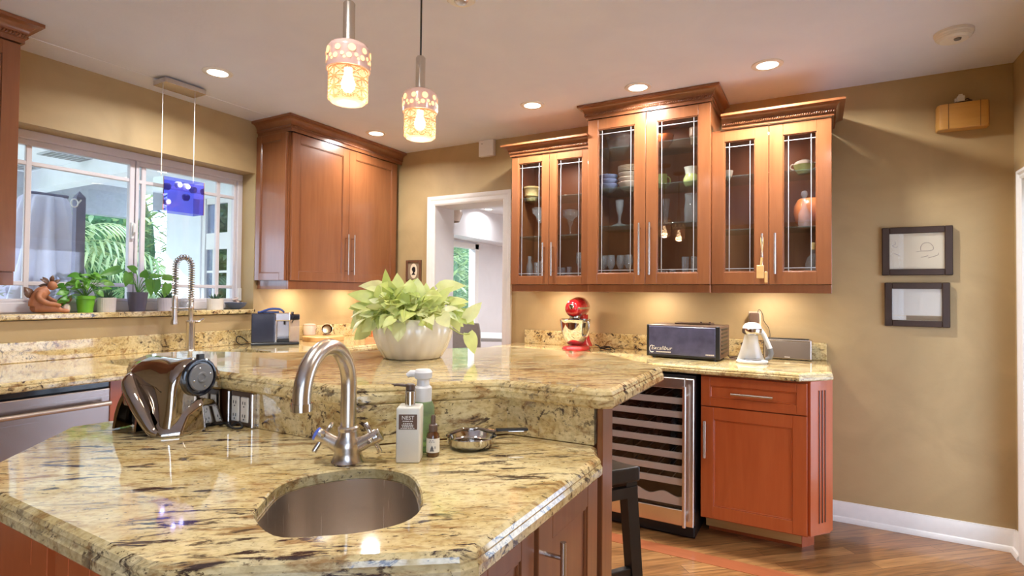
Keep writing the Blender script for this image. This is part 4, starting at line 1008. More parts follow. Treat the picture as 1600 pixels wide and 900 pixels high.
# ------------------------------------------------------------------ on the far worktop
t = thing('stand_mixer', 'red stand mixer with a steel bowl on the far worktop', 'stand mixer', (-1.385, 3.400, CT), R(-84)); t.scale = (1.06, 1.06, 1.06)
# local +x = head direction
bm = B()
rows = []
base = [(.11*cos(a)*(1.25 if cos(a) > 0 else 1.0)+.02, .088*sin(a)*(1 if cos(a) > 0 else .82)) for a in [2*pi*i/36 for i in range(36)]]
for d, z in ((.004, 0), (0, .004), (0, .014), (.006, .024), (.022, .030)): rows.append([bm.verts.new((x, y, z)) for x, y in offset(base, d)])
for a, b in zip(rows, rows[1:]):
    for k in range(36): bm.faces.new((a[k], a[(k+1) % 36], b[(k+1) % 36], b[k]))
fill(bm, [rows[0]], 0, False); fill(bm, [rows[-1]], .03, True); obj('base', bm, 'red', t, 50)
bm = B(); rows = []
for z, xc, rx, ry_ in ((.018, -.065, .060, .078), (.05, -.068, .050, .062), (.09, -.074, .042, .050), (.14, -.078, .038, .044), (.19, -.076, .042, .044), (.215, -.07, .046, .045)):
    rows.append([bm.verts.new((xc+rx*cos(2*pi*i/28), ry_*sin(2*pi*i/28), z)) for i in range(28)])
for a, b in zip(rows, rows[1:]):
    for k in range(28): bm.faces.new((a[k], a[(k+1) % 28], b[(k+1) % 28], b[k]))
bm.faces.new(rows[0][::-1]); bm.faces.new(rows[-1]); obj('pedestal', bm, 'red', t, 60)
bm = B(); rows = []
for x, zc, rz_, ry_ in ((-.128, .262, .010, .012), (-.122, .262, .034, .034), (-.10, .262, .052, .050), (-.06, .264, .061, .058), (.0, .264, .063, .060), (.07, .260, .058, .056), (.115, .256, .050, .049), (.138, .254, .036, .037), (.143, .254, .018, .02)):
    rows.append([bm.verts.new((x, ry_*cos(2*pi*i/28), zc+rz_*sin(2*pi*i/28))) for i in range(28)])
for a, b in zip(rows, rows[1:]):
    for k in range(28): bm.faces.new((a[k], a[(k+1) % 28], b[(k+1) % 28], b[k]))
bm.faces.new(rows[0]); bm.faces.new(rows[-1][::-1]); hd = obj('head', bm, 'red', t, 80)
bm = B(); rows = []
for x, rz_, ry_ in ((-.115, .040, .040), (-.10, .0535, .0515), (-.06, .0625, .0595), (.0, .0645, .0615), (.07, .0595, .0575), (.115, .0515, .0505), (.1385, .0375, .0385)):
    rows.append((x, ry_, rz_))
for s in (-1, 1):
    pv = None
    for x, ry_, rz_ in rows:
        c = [bm.verts.new((x, s*ry_*cos(a), .258+rz_*sin(a))) for a in (-.10, .10)]
        if pv: bm.faces.new((pv[0], pv[1], c[1], c[0]))
        pv = c
obj('trim_band', bm, 'chrome', hd, 40)
bm = B(); lathe(bm, [(0, 0), (.014, 0), (.015, .004), (.011, .008), (0, .009)], 24, (.139, 0, .270), Matrix.Rotation(R(90), 4, 'Y')); obj('hub_cap', bm, 'chrome', hd, 40)
bm = B(); lathe(bm, [(0, .185), (.030, .185), (.034, .20), (.032, .212), (0, .212)], 24, (.072, 0, 0)); obj('beater_collar', bm, 'chrome', hd, 40)
bp_ = [(0, .036), (.035, .034), (.042, .038), (.050, .046), (.068, .075), (.078, .11), (.083, .15), (.086, .168), (.088, .170), (.0855, .171), (.0815, .15), (.076, .11), (.064, .075), (0, .045)]
bm = B(); lathe(bm, [(r*1.10, .036+(z-.036)*1.14) for r, z in bp_], 40, (.062, 0, 0)); bw = obj('bowl', bm, 'chrome', t, 60)
hdir = Vector((.55, .83, 0)).normalized()
bm = B(); c = Vector((.062, 0, 0)); tube(bm, smooth_pts([c+hdir*.092+Vector((0, 0, .178)), c+hdir*.120+Vector((0, 0, .178)), c+hdir*.126+Vector((0, 0, .145)), c+hdir*.112+Vector((0, 0, .096)), c+hdir*.080+Vector((0, 0, .090))], 5), .0065, 10); obj('handle', bm, 'chrome', bw, 60)
bm = B(); tube(bm, smooth_pts([(-1.29, 3.47, CT+.03), (-1.265, 3.475, CT+.02), (-1.25, 3.465, CT+.006), (-1.225, 3.47, CT+.010), (-1.19, 3.455, CT+.018), (-1.165, 3.43, CT+.006), (-1.20, 3.435, CT+.006), (-1.245, 3.45, CT+.014), (-1.20, 3.47, CT+.022), (-1.16, 3.46, CT+.012), (-1.14, 3.43, CT+.006)], 5), .0038, 8)
tag(obj('power_cord', bm, 'cordblack', None, 60), 'coiled dark cord lying beside the red stand mixer', 'cord')
# dehydrator
t = thing('food_dehydrator', 'dark blue fronted box dehydrator with white lettering on the far worktop', 'dehydrator', (-.665, 3.19, CT), R(-2))
wd_, dp, z0, z1 = .202, .295, .010, .192
bm = B(); box(bm, -wd_, .008, z0, wd_, dp, z1, .004, 2)
obj('case', bm, 'brownplast', t)
bm = B(); box(bm, -wd_+.012, -.003, z0+.012, wd_-.022, .012, z1-.008, .002); d = obj('front_door', bm, 'slate', t, label='dark blue hinged door')
bm = B(); box(bm, -wd_-.002, -.002, z0, -wd_+.012, .014, z1, .002); box(bm, wd_-.022, -.002, z0, wd_+.001, .014, z1, .002); box(bm, -wd_+.012, -.001, z0, wd_-.022, .010, z0+.012, .001); obj('door_frame', bm, 'black', t)
bm = B()
for i in range(7): box(bm, wd_-.001, .055, z0+.025+i*.022, wd_+.0025, dp-.06, z0+.036+i*.022, .001)
obj('side_vent', bm, 'black', t, label='black side vent slots')
bm = B(); box(bm, -.09, dp-.12, z1, .12, dp-.01, z1+.008, .003); 
for x in (.06, .11): cyl(bm, x, dp-.09, z1+.008, z1+.016, .006, 12)
obj('control_deck', bm, 'brownplast', t)
for x in (-.17, .17):
    for y in (.03, dp-.03):
        bm = B(); cyl(bm, x, y, 0, z0+.002, .010, 12); obj('foot', bm, 'black', t)
text('lettering', 'Excalibur', .032, 'labelwhite', d, face_mx(-.118, -.0035, .058), .0004, shear=.28)
bm = B(); pts = [(-.172+.014*cos(a), -.0038, .052+.020*sin(a)) for a in [R(60)+R(250)*i/16 for i in range(17)]]
tube(bm, pts, .0018, 6); tube(bm, [(-.172+.012, -.0038, .052), (-.150, -.0038, .056)], .0014, 6); obj('swoosh', bm, 'labelwhite', d)
fine_print(d, -.0035, ((-.105, .037, .085),), h=.0035); fine_print(d, -.0035, ((.152, .034, .046),), h=.0035)
bm = B(); tube(bm, smooth_pts([(-.46, 3.44, CT+.02), (-.44, 3.42, CT+.006), (-.415, 3.40, CT+.005), (-.39, 3.42, CT+.005), (-.40, 3.45, CT+.008), (-.43, 3.46, CT+.006), (-.445, 3.43, CT+.006), (-.42, 3.36, CT+.005), (-.40, 3.33, CT+.005), (-.43, 3.31, CT+.005), (-.455, 3.33, CT+.005)], 5), .0035, 8)
tag(obj('power_cord', bm, 'brownplast', None, 60), 'loops of cord on the worktop between the blue fronted box and the white press', 'cord')
# citrus press
t = thing('citrus_press', 'white and chrome lever citrus press on the far worktop', 'citrus press', (-.305, 3.235, CT), R(20))
bm = B(); bp = [(.082*cos(a), .062*sin(a)) for a in [2*pi*i/36 for i in range(36)]]; prism(bm, bp, 0, .018, .006); obj('base', bm, 'white', t, 40)
bm = B(); lathe(bm, [(0, .018), (.045, .018), (.046, .022), (.040, .024), (0, .023)], 30, (0, -.012, 0)); obj('drip_tray', bm, 'grey', t, 40, label='dark drip tray')
bm = B(); rows = []
for z, rx, ry_, yc in ((.016, .072, .024, .026), (.06, .056, .024, .028), (.11, .041, .025, .026), (.15, .034, .028, .018), (.165, .036, .034, .006)):
    rows.append([bm.verts.new((rx*cos(2*pi*i/26), yc+ry_*sin(2*pi*i/26), z)) for i in range(26)])
for a, b in zip(rows, rows[1:]):
    for k in range(26): bm.faces.new((a[k], a[(k+1) % 26], b[(k+1) % 26], b[k]))
bm.faces.new(rows[0][::-1]); bm.faces.new(rows[-1]); obj('column', bm, 'cream', t, 60)
bm = B(); lathe(bm, [(0, .145), (.030, .150), (.046, .160), (.050, .166), (.0505, .185), (.048, .188), (0, .188)], 36); obj('bowl_band', bm, 'chrome', t, 40)
bm = B(); lathe(bm, [(.0475, .188), (.046, .198), (.036, .211), (.020, .219), (0, .221)], 36); obj('dome', bm, 'white', t, 60)
bm = B(); tube(bm, [(.045, .01, .180), (.062, .008, .155), (.080, .004, .112), (.092, .0, .080)], [.012, .012, .0125, .013], 14); la = obj('lever', bm, 'white', t, 60)
bm = B(); tube(bm, [(.092, .0, .080), (.098, -.002, .055), (.090, -.004, .030), (.070, -.004, .022)], [.0135, .0135, .013, .010], 14); obj('grip', bm, 'grey', la, 60, label='grey lever grip')
# speaker dock
t = thing('table_speaker', 'low silver table speaker with grey grille at the right end of the worktop', 'speaker', (-.145, 3.555, CT), R(-3))
bm = B(); box(bm, -.125, -.045, .004, .125, .02, .118, .006, 2); obj('case', bm, 'steel', t)
bm = B(); box(bm, -.113, -.0475, .010, .117, -.044, .105, .001); g = obj('grille', bm, 'midgrey', t, label='grey cloth grille')
bm = B(); box(bm, -.11, -.044, .118, .11, .012, .122, .001); obj('top_strip', bm, 'black', t)
bm = B(); box(bm, -.012, -.0485, .014, .016, -.0474, .019); obj('badge', bm, 'labelwhite', g)
# wall socket and charger
t = thing('wall_charger', 'brown charger block plugged into the wall with a thin cord, over the citrus press', 'charger', (-.325, YB, 1.085))
bm = B(); box(bm, -.034, -.006, -.02, .034, -.0005, .075, .002); obj('outlet_plate', bm, 'creamplate', t)
bm = B(); box(bm, -.026, -.045, .005, .026, -.006, .068, .004, 2); obj('plug_block', bm, 'brownplast', t)
bm = B(); tube(bm, smooth_pts([(.018, -.02, .070), (.026, -.02, .088), (.045, -.02, .06), (.052, -.02, .02), (.075, -.02, -.015), (.085, -.03, -.05), (.085, -.035, -.085)], 6), .0018, 6); obj('cord', bm, 'cordblack', t, 60)
# ------------------------------------------------------------------ on the window worktop
t = thing('kitchen_faucet', 'tall chrome spring pull-down kitchen tap in front of the window', 'faucet', (-3.275, 1.937, CT), R(-96))
# local x = direction of hose (towards -world y)
bm = B(); lathe(bm, [(0, 0), (.030, 0), (.030, .006), (.024, .012), (.0235, .165), (.026, .170), (.026, .182), (.020, .186), (0, .186)], 28); obj('body', bm, 'nickel', t, 40)
bm = B(); tube(bm, [(-.0, 0, .175), (-.045, 0, .176), (-.075, .0, .192)], [.010, .009, .007], 12); obj('lever', bm, 'chrome', t, 50)
bm = B(); lathe(bm, [(0, .18), (.013, .18), (.013, .25), (.016, .255), (.016, .275), (.012, .28), (.010, .36), (0, .36)], 24); obj('riser', bm, 'nickel', t, 40)
path = [(0, 0, .30)]+[(0, 0, .30+.02*i) for i in range(1, 11)]+[tuple(Vector((.045*(1-cos(a)), 0, .50+.062*sin(a)))) for a in [pi*i/20 for i in range(1, 21)]]+[(.09, 0, .50-.02*i) for i in range(1, 9)]
bm = B(); tube(bm, path, .006, 10); obj('hose', bm, 'grey', t, 60)
bm = B(); hel = []; P = [Vector(p) for p in path]; cum = [0]
for i in range(1, len(P)): cum.append(cum[-1]+(P[i]-P[i-1]).length)
turns = 38; n = turns*10
for i in range(n+1):
    s = cum[-1]*i/n; k = max(j for j in range(len(cum)) if cum[j] <= s+1e-9); k = min(k, len(P)-2); f = (s-cum[k])/(cum[k+1]-cum[k])
    p = P[k].lerp(P[k+1], f); d = (P[min(k+2, len(P)-1)]-P[max(k-1, 0)]).normalized(); u = Vector((0, 1, 0)); v = d.cross(u); a = 2*pi*turns*i/n
    hel.append(p+(u*cos(a)+v*sin(a))*.0160)
tube(bm, hel, .0030, 5); obj('spring', bm, 'chrome', t, 60)
bm = B(); lathe(bm, [(0, .165), (.020, .165), (.021, .175), (.015, .20), (.0135, .26), (.015, .29), (.015, .325), (.011, .335), (0, .335)], 24, (.09, 0, 0)); obj('spray_head', bm, 'nickel', t, 40)
bm = B(); tube(bm, [(0, 0, .262), (.07, 0, .262)], .005, 10); tube(bm, [(.09+.017*cos(a), .017*sin(a), .262) for a in [2*pi*i/18 for i in range(18)]], .0045, 8, closed=True); obj('support_arm', bm, 'chrome', t, 60)
# coffee machine
t = thing('coffee_machine', 'black and silver capsule coffee machine in the far corner of the window worktop', 'coffee machine', (-3.272, 2.483, CT), R(52)); t.scale = (1, 1, 1.3)
# local: -y is the side facing the camera, +x the front (spouts)
bm = B(); box(bm, -.115, -.075, .0, .185, .085, .014, .003); obj('base', bm, 'black', t)
bm = B(); box(bm, -.115, -.075, .014, .030, .080, .165, .006, 2); obj('housing', bm, 'navy', t)
bm = B(); box(bm, .031, -.065, .014, .040, .072, .165, .002); box(bm, .030, -.070, .125, .125, .075, .168, .006, 2); obj('brew_head', bm, 'steel', t, label='silver brew head')
bm = B(); box(bm, .041, .020, .015, .120, .078, .128, .003); obj('back_panel', bm, 'steel', t)
bm = B(); box(bm, .045, -.060, .015, .120, .018, .034, .002); obj('drip_tray', bm, 'black', t)
bm = B(); box(bm, .122, -.066, .015, .184, .070, .130, .006, 2); obj('milk_tank', bm, 'clearplast', t, label='clear milk container')
bm = B(); box(bm, .120, -.068, .131, .186, .072, .160, .005, 2); tube(bm, [(.14, 0, .16), (.14, 0, .172)], .009, 12); tube(bm, [(.135, -.072, .115), (.155, -.072, .150)], .003, 8); obj('tank_lid', bm, 'blackgloss', t)
bm = B(); box(bm, -.08, -.045, .166, .055, .050, .176, .004, 2); tube(bm, smooth_pts([(-.06, -.05, .172), (.0, -.05, .188), (.06, -.05, .186), (.085, -.03, .172)], 4), .006, 8); obj('lever', bm, 'bluelever', t, label='blue reflecting lever')
bm = B(); tube(bm, [(.09, -.02, .125), (.09, -.02, .105)], .006, 10); tube(bm, [(.09, .02, .125), (.09, .02, .105)], .006, 10); obj('spout', bm, 'black', t)
bm = B(); tube(bm, smooth_pts([(-3.39, 2.40, .905), (-3.395, 2.36, .94), (-3.40, 2.33, .95), (-3.40, 2.32, .92), (-3.38, 2.335, .896), (-3.37, 2.36, .897), (-3.36, 2.40, .896)], 5), .003, 8)
tag(obj('power_cord', bm, 'cordblack', None, 60), 'loop of black cord against the upstand left of the coffee machine', 'cord')
bm = B(); cyl(bm, -3.235, 2.915, CT, CT+.034, .148, 64, .003); tag(obj('cutting_board', bm, 'bamboo', None, 40), 'thick round bamboo cutting board on the corner worktop', 'cutting board')
# canister, tin and small orange box behind
t = thing('canister', 'pale stoneware canister behind the coffee machine', 'canister', (-3.37, 2.90, CT+.034))
bm = B(); lathe(bm, [(0, 0), (.040, 0), (.044, .004), (.046, .06), (.043, .075), (0, .075)], 28); obj('body', bm, 'creamplate', t, 40)
bm = B(); lathe(bm, [(.045, .0755), (.046, .083), (.03, .088), (0, .089)], 28); obj('lid', bm, 'creamplate', t, 40)
t = thing('small_dish', 'small dark dish standing on edge on the bamboo board', 'dish', (-3.29, 2.995, CT+.034), R(55))
mx = Matrix.Rotation(R(78), 4, 'X')
bm = B(); lathe(bm, [(0, 0), (.030, 0), (.040, .016), (.042, .026), (.039, .026), (.030, .006), (0, .005)], 28, (0, 0, .0405), mx); obj('bowl', bm, 'bronze', t, 40)
bm = B(); box(bm, -.03, -.012, 0, .03, .012, .006, .002); obj('foot', bm, 'terracotta', t)
t = thing('tea_box', 'small orange wooden box on the corner worktop behind the pothos pot', 'box', (-3.24, 3.46, CT), R(-24))
bm = B(); box(bm, -.07, -.05, 0, .07, .05, .075, .003); obj('body', bm, 'orangeware', t)
bm = B(); box(bm, -.072, -.052, .0755, .072, .052, .085, .003); obj('lid', bm, 'cherry', t)
# ------------------------------------------------------------------ on the window sill
SZ = 1.130
def pot_lathe(bm, r0, r1, h, c=(0, 0, 0), seg=28, fn=None, wall=.004): return lathe(bm, [(0, 0), (r0, 0), (r1, h), (r1-wall, h), (r1-wall-.001, h*.88), (0, h*.86)], seg, c, None, fn)
t = thing('terracotta_figure', 'terracotta statuette of a crouching figure on the left of the window sill', 'figurine', (-3.50, 1.325, SZ), R(90)); t.scale = (.88, .88, .95)
# local: x along the sill (world +y), -y towards the room
bm = B()
def limb(pts, rs, seg=14):
    rr = [rs[i]+(rs[i+1]-rs[i])*k/5 for i in range(len(rs)-1) for k in range(5)]+[rs[-1]]
    tube(bm, smooth_pts(pts, 5), rr, seg)
limb([(-.072, -.005, .024), (-.04, -.01, .028), (.01, -.012, .024), (.060, -.015, .016)], [.019, .026, .020, .012])
limb([(.055, -.016, .014), (.078, -.03, .010), (.092, -.036, .008)], [.012, .012, .006])
limb([(-.070, .015, .026), (-.02, .03, .030), (.055, .030, .018)], [.022, .025, .014])
limb([(-.062, .005, .035), (-.055, .006, .075), (-.030, .004, .112), (-.004, 0, .128)], [.032, .036, .036, .024])
limb([(-.045, -.020, .115), (-.060, -.034, .085), (-.030, -.040, .058), (.020, -.036, .048), (.048, -.03, .040)], [.018, .016, .013, .011, .009])
limb([(-.03, .03, .115), (.0, .040, .09), (.05, .035, .06), (.08, .02, .05)], [.016, .013, .011, .008])
bmesh.ops.remove_doubles(bm, verts=bm.verts, dist=.0004)
o = obj('body', bm, 'terracotta', t, 180)
rm = o.modifiers.new('r', 'REMESH'); rm.mode = 'VOXEL'; rm.voxel_size = .0032; rm.use_smooth_shade = True
sm2 = o.modifiers.new('s', 'SMOOTH'); sm2.iterations = 5; sm2.factor = .6
bm = B(); ell(bm, (.012, -.008, .150), (.024, .021, .025)); ell(bm, (.034, -.012, .144), (.006, .005, .006)); hd = obj('head', bm, 'terracotta', t, 180)
bm = B()
for d0, L, w in (((-.8, -.2, .5), .050, .028), ((-.5, .5, .8), .045, .026), ((.1, -.3, 1), .040, .024), ((.7, -.2, .5), .040, .024), ((-1, .1, -.1), .045, .024)):
    leaf_blade(bm, Vector((.006, -.004, .158))+Vector(d0)*.012, d0, (0, -.6, .8), L, w, .1)
obj('leaf_crown', bm, 'grille_wood', t, 180).modifiers.new('t', 'SOLIDIFY').thickness = .004
for c0, d0, L, w in (((-.075, .01, .085), (-.6, -.2, .8), .07, .05), ((.055, .01, .07), (.9, -.1, .25), .06, .034), ((.085, 0, .055), (.5, -.2, .8), .05, .03)):
    bm = B(); leaf_blade(bm, c0, d0, (0, -1, .3), L, w, .1); obj('leaf', bm, 'grille_wood', t, 180).modifiers.new('t', 'SOLIDIFY').thickness = .005
bm = B(); ell(bm, (.085, -.012, .026), (.020, .016, .024)); obj('urn', bm, 'creamplate', t, 180)
# green pot
t = thing('potted_plant', 'bushy green plant in a lime green plastic pot on the window sill', 'potted plant', (-3.50, 1.490, SZ))
bm = B(); pot_lathe(bm, .034, .044, .088); lathe(bm, [(.0435, .072), (.047, .073), (.048, .090), (.0445, .0905)], 28); obj('pot', bm, 'leafgreen', t, 40)
bm = B(); lathe(bm, [(.042, .078), (0, .082)], 16); obj('soil', bm, 'soil', t)
random.seed(21); fm, sm_ = B(), B()
for k in range(34):
    a = random.uniform(0, 2*pi); el = random.uniform(.3, 1.4); Lr = random.uniform(.06, .14)
    if k < 8: a = random.uniform(-2.4, -1.2); Lr = random.uniform(.07, .12); el = random.uniform(-.5, .4)
    tp = Vector((Lr*cos(el)*cos(a)*.6, Lr*cos(el)*sin(a), .085+Lr*sin(el)))
    tube(sm_, smooth_pts([(0, 0, .08), tuple(tp*.5+Vector((0, 0, .06))), tuple(tp)], 4), .0015, 5)
    leaf_heart(fm, tp, Vector((cos(a), sin(a), random.uniform(-.7, .4))), Vector((.8, random.uniform(-.4, .4), .6)), random.uniform(.035, .055), random.uniform(.028, .04), .2, .3)
for dy, z in ((.02, .20), (.05, .19), (-.01, .18)):
    tube(sm_, [(0, 0, .08), (.01, dy*.6, .15), (.01, dy, z)], .0018, 5)
    for j in range(6): a = j*pi/3; leaf_blade(fm, (.01, dy, z), (cos(a)*.5, sin(a), .25), (.7, 0, .6), .05, .018, .3)
obj('foliage', fm, 'leaf', t, 180); obj('stems', sm_, 'leaf', t, 180)
# succulents in ribbed pots
def succulent(y, r, h, label, n, L, grp='small succulents on the sill'):
    t = thing('potted_succulent', label, 'potted plant', (-3.50, y, SZ))
    bm = B(); pot_lathe(bm, r*.96, r, h, seg=72, fn=lambda a, z: 1+.022*(1 if int(a/(2*pi)*36*2) % 2 else 0)); obj('pot', bm, 'ribbed', t, 30)
    bm = B(); lathe(bm, [(r-.004, h*.87), (0, h*.9)], 16); obj('soil', bm, 'soil', t)
    bm = B()
    for k in range(n):
        a = k*2.4; el = .35+1.1*(k/n); leaf_blade(bm, (.006*cos(a), .006*sin(a), h*.88), (cos(a)*cos(el), sin(a)*cos(el), sin(el)), (-cos(a), -sin(a), .6), L*(1-.2*k/n), .012, -.12)
    obj('rosette', bm, 'succulent', t, 180).modifiers.new('t', 'SOLIDIFY').thickness = .004
    return t
succulent(1.592, .044, .080, 'spiky succulent in a ribbed ivory pot between the lime green pot and the slate pot', 14, .062)
succulent(1.918, .048, .078, 'spiky succulent in the wide ivory pot left of the kitchen tap', 14, .062)
succulent(2.231, .049, .072, 'small spiky succulent in the ribbed ivory pot next to the blue bowl', 11, .050)
# slate pot with broad leaves
t = thing('potted_plant', 'broad leaved plant in a slate coloured pot in the middle of the window sill', 'potted plant', (-3.49, 1.748, SZ))
bm = B(); pot_lathe(bm, .040, .054, .112); obj('pot', bm, 'potgrey', t, 40)
bm = B(); lathe(bm, [(.05, .097), (0, .1)], 16); obj('soil', bm, 'soil', t)
fm, sm_ = B(), B()
for dy, z, ddy, dz, L, w in ((-.10, .245, -1, -.35, .12, .05), (-.06, .225, -.2, -1, .085, .05), (.05, .19, .15, -1, .105, .055), (.095, .185, -.1, -1, .09, .05), (.16, .165, -.25, -1, .09, .055), (.13, .20, 1, .0, .10, .045), (.02, .20, .1, .5, .05, .05), (-.02, .235, -.6, .3, .06, .05), (-.035, .17, -.8, .1, .06, .04), (.06, .205, .9, .1, .07, .035)):
    tube(sm_, smooth_pts([(0, 0, .098), (.01, dy*.4, .10+(z-.10)*.7), (.015, dy, z)], 4), .002, 6)
    leaf_heart(fm, (.015, dy, z), (.15, ddy, dz), (.9, 0, .45), L, w, .25, .1)
obj('foliage', fm, 'leaf', t, 180); obj('stems', sm_, 'leaf', t, 180)
t = thing('glass_jar', 'clear glass jug on the sill right behind the kitchen tap', 'jar', (-3.53, 2.06, SZ))
bm = B(); lathe(bm, [(0, .0), (.035, 0), (.042, .01), (.043, .05), (.030, .075), (.018, .09), (.020, .10), (.018, .10), (.016, .09), (.028, .073), (.040, .05), (.038, .012), (0, .006)], 26); obj('body', bm, 'drink', t, 50)
t = thing('blue_bowl', 'slate blue bowl holding a pale shell at the right end of the sill', 'bowl', (-3.50, 2.378, SZ))
bm = B(); lathe(bm, [(0, 0), (.030, 0), (.034, .004), (.060, .022), (.071, .045), (.068, .046), (.056, .025), (.030, .009), (0, .008)], 36); obj('body', bm, 'bluebowl', t, 60)
bm = B()
hx = [(.012*cos(a)*(1-.1*a/6), .016*sin(a)*(1-.1*a/6), .043+.004*a) for a in [i*.4 for i in range(26)]]
tube(bm, hx, [.012*(1-.85*i/25) for i in range(26)], 10); tag(obj('shell', bm, 'flesh_shell', None, 180, loc=(-3.50, 2.378, SZ+.001)), 'pale spiral shell lying in the slate blue bowl', 'shell')
# ------------------------------------------------------------------ walls: pictures, speaker, sensor, detector
def picture(label, x0, x1, z0, z1, fw, tilt, m):
    t = thing('framed_drawing', label, 'picture', ((x0+x1)/2, YB, (z0+z1)/2)); w, h = (x1-x0)/2, (z1-z0)/2
    bm = B()
    for a, b, c, d in ((-w, -w+fw, -h, h), (w-fw, w, -h, h), (-w+fw, w-fw, -h, -h+fw), (-w+fw, w-fw, h-fw, h)): box(bm, a, -.022, c, b, -.001, d, .003)
    obj('frame', bm, m, t)
    bm = B(); box(bm, -w+fw, -.010, -h+fw, w-fw, -.002, h-fw); p = obj('sheet', bm, 'paper', t)
    bm = B(); box(bm, -w+fw, -.0155, -h+fw, w-fw, -.014, h-fw); obj('glass', bm, 'glass', t)
    return t, p, w-fw, h-fw
def stroke(p, pts, m, r=.0012, y=-.0102, n=6):
    bm = B(); tube(bm, smooth_pts([(x, y, z) for x, z in pts], n), r, 5); return obj('pencil_line', bm, m, p)
t, p, w, h = picture('upper dark framed pencil drawing on cream paper on the right wall section', .314, .621, 1.372, 1.631, .034, 0, 'frame_wood')
stroke(p, [(-.095, .055), (-.092, .04), (-.105, .032), (-.09, .022), (-.082, .03)], 'pencil'); stroke(p, [(-.10, -.01), (-.085, -.016), (-.075, -.024)], 'pencil')
stroke(p, [(.0, -.004), (.02, .0), (.065, .002), (.072, .02), (.055, .042), (.03, .04), (.018, .02), (.02, .002)], 'pencil', .001)
stroke(p, [(.02, -.034), (.05, -.026)], 'pencil'); stroke(p, [(.05, -.038), (.075, -.03), (.092, -.022), (.094, -.012)], 'pencil')
t, p, w, h = picture('lower dark framed drawing with a white sheet and tan mount below it', .326, .608, 1.098, 1.333, .033, 0, 'frame_wood')
bm = B(); box(bm, -w, -.0115, -h+.028, w, -.0101, h); s = obj('sheet', bm, 'paper2', p)
bm = B(); box(bm, -w+.001, -.0125, -h+.003, -w+.062, -.0101, -h+.024); obj('caption_card', bm, 'paper2', p)
bm = B(); box(bm, -w+.063, -.0110, -h+.002, w-.002, -.0101, -h+.025); obj('mount_strip', bm, 'mat_brown', p)
t = thing('silhouette_portrait', 'small brown framed oval silhouette portrait beside the doorway', 'picture', (-2.943, YB, 1.437), 0); w, h, fw = .079, .090, .019
bm = B()
for a, b, c, d in ((-w, -w+fw, -h, h), (w-fw, w, -h, h), (-w+fw, w-fw, -h, -h+fw), (-w+fw, w-fw, h-fw, h)): box(bm, a, -.018, c, b, -.001, d, .002)
obj('frame', bm, 'grille_wood', t)
bm = B(); box(bm, -w+fw, -.009, -h+fw, w-fw, -.002, h-fw); k = obj('mount', bm, 'mat_brown', t)
bm = B(); bm.faces.new([bm.verts.new((.036*cos(a), -.0095, .062*sin(a))) for a in [2*pi*i/40 for i in range(40)]]); obj('oval', bm, 'paper', k).modifiers.new('t', 'SOLIDIFY').thickness = .0004
prof = [(-.004, .034), (.008, .034), (.016, .028), (.019, .018), (.0175, .012), (.022, .004), (.0185, .002), (.019, -.003), (.017, -.006), (.016, -.011), (.008, -.012), (.007, -.020), (.022, -.034), (-.022, -.034), (-.014, -.022), (-.006, -.014), (-.010, -.004), (-.017, .004), (-.019, .016), (-.014, .028)]
bm = B(); es = [bm.verts.new((x, -.0102, z)) for x, z in prof]; ed = [bm.edges.new((es[i], es[(i+1) % len(es)])) for i in range(len(es))]; bmesh.ops.triangle_fill(bm, edges=ed, use_beauty=True, normal=(0, -1, 0)); obj('profile', bm, 'black', k).modifiers.new('t', 'SOLIDIFY').thickness = .0004
t = thing('wall_speaker', 'honey coloured wooden speaker box high on the wall near the right corner', 'speaker', (.658, YB, 2.188))
bm = B(); rr_ = [(-.106, -.002), (-.106, -.052), (-.098, -.066), (-.084, -.072), (.084, -.072), (.098, -.066), (.106, -.052), (.106, -.002)]; prism(bm, [(x, y) for x, y in rr_], -.066, .066, .004); bd = obj('cabinet', bm, 'oakbox', t, 30)
for x in (-.062, .066):
    bm = B(); box(bm, x-.0012, -.0728, -.066, x+.0012, -.0715, .066); obj('seam', bm, 'grille_wood', bd)
t = thing('wall_clip', 'small pale clip with dark wires sitting on top of the wooden wall speaker', 'clip', (.652, YB-.036, 2.2542))
bm = B(); box(bm, -.016, -.014, 0, .016, .014, .040, .004, 2); box(bm, -.026, -.008, .012, -.016, .008, .030, .002); box(bm, -.010, -.006, .040, .008, .006, .050, .002); obj('body', bm, 'cream', t)
bm = B(); tube(bm, smooth_pts([(-.03, 0, .004), (-.01, -.018, .004), (.02, -.016, .006), (.042, 0, .012), (.04, .01, .004)], 5), .005, 8); tube(bm, smooth_pts([(.015, .01, .02), (.03, .01, .026), (.04, .012, .016), (.05, .01, .003)], 5), .003, 8); obj('wire', bm, 'frame_wood', t, 60)
t = thing('wall_sensor', 'plain white sensor box at the top of the wall above the doorway', 'sensor', (-2.226, YB, 2.376))
bm = B(); box(bm, -.066, -.040, -.063, .066, -.001, .062, .004, 2); obj('case', bm, 'trim', t)
bm = B(); cyl(bm, 0, 0, 0, .001, .004, 10); o = obj('screw', bm, 'grey', t); o.rotation_euler = (R(90), 0, 0); o.location = (-.035, -.040, .035)
t = thing('smoke_detector', 'round white smoke detector on the ceiling at upper right', 'smoke detector', (.537, 3.07, H))
bm = B(); lathe(bm, [(0, 0), (.072, 0), (.072, -.012), (.066, -.018), (.062, -.030), (.052, -.038), (0, -.040)], 40); obj('body', bm, 'white', t, 30)
bm = B(); lathe(bm, [(.0655, -.020), (.068, -.022), (.064, -.028), (.0625, -.027)], 40); obj('vent_ring', bm, 'white', t, 30)
bm = B(); lathe(bm, [(0, -.0400), (.014, -.0402), (.012, -.046), (0, -.047)], 20, (.01, -.02, 0)); obj('button', bm, 'grey', t, 30)
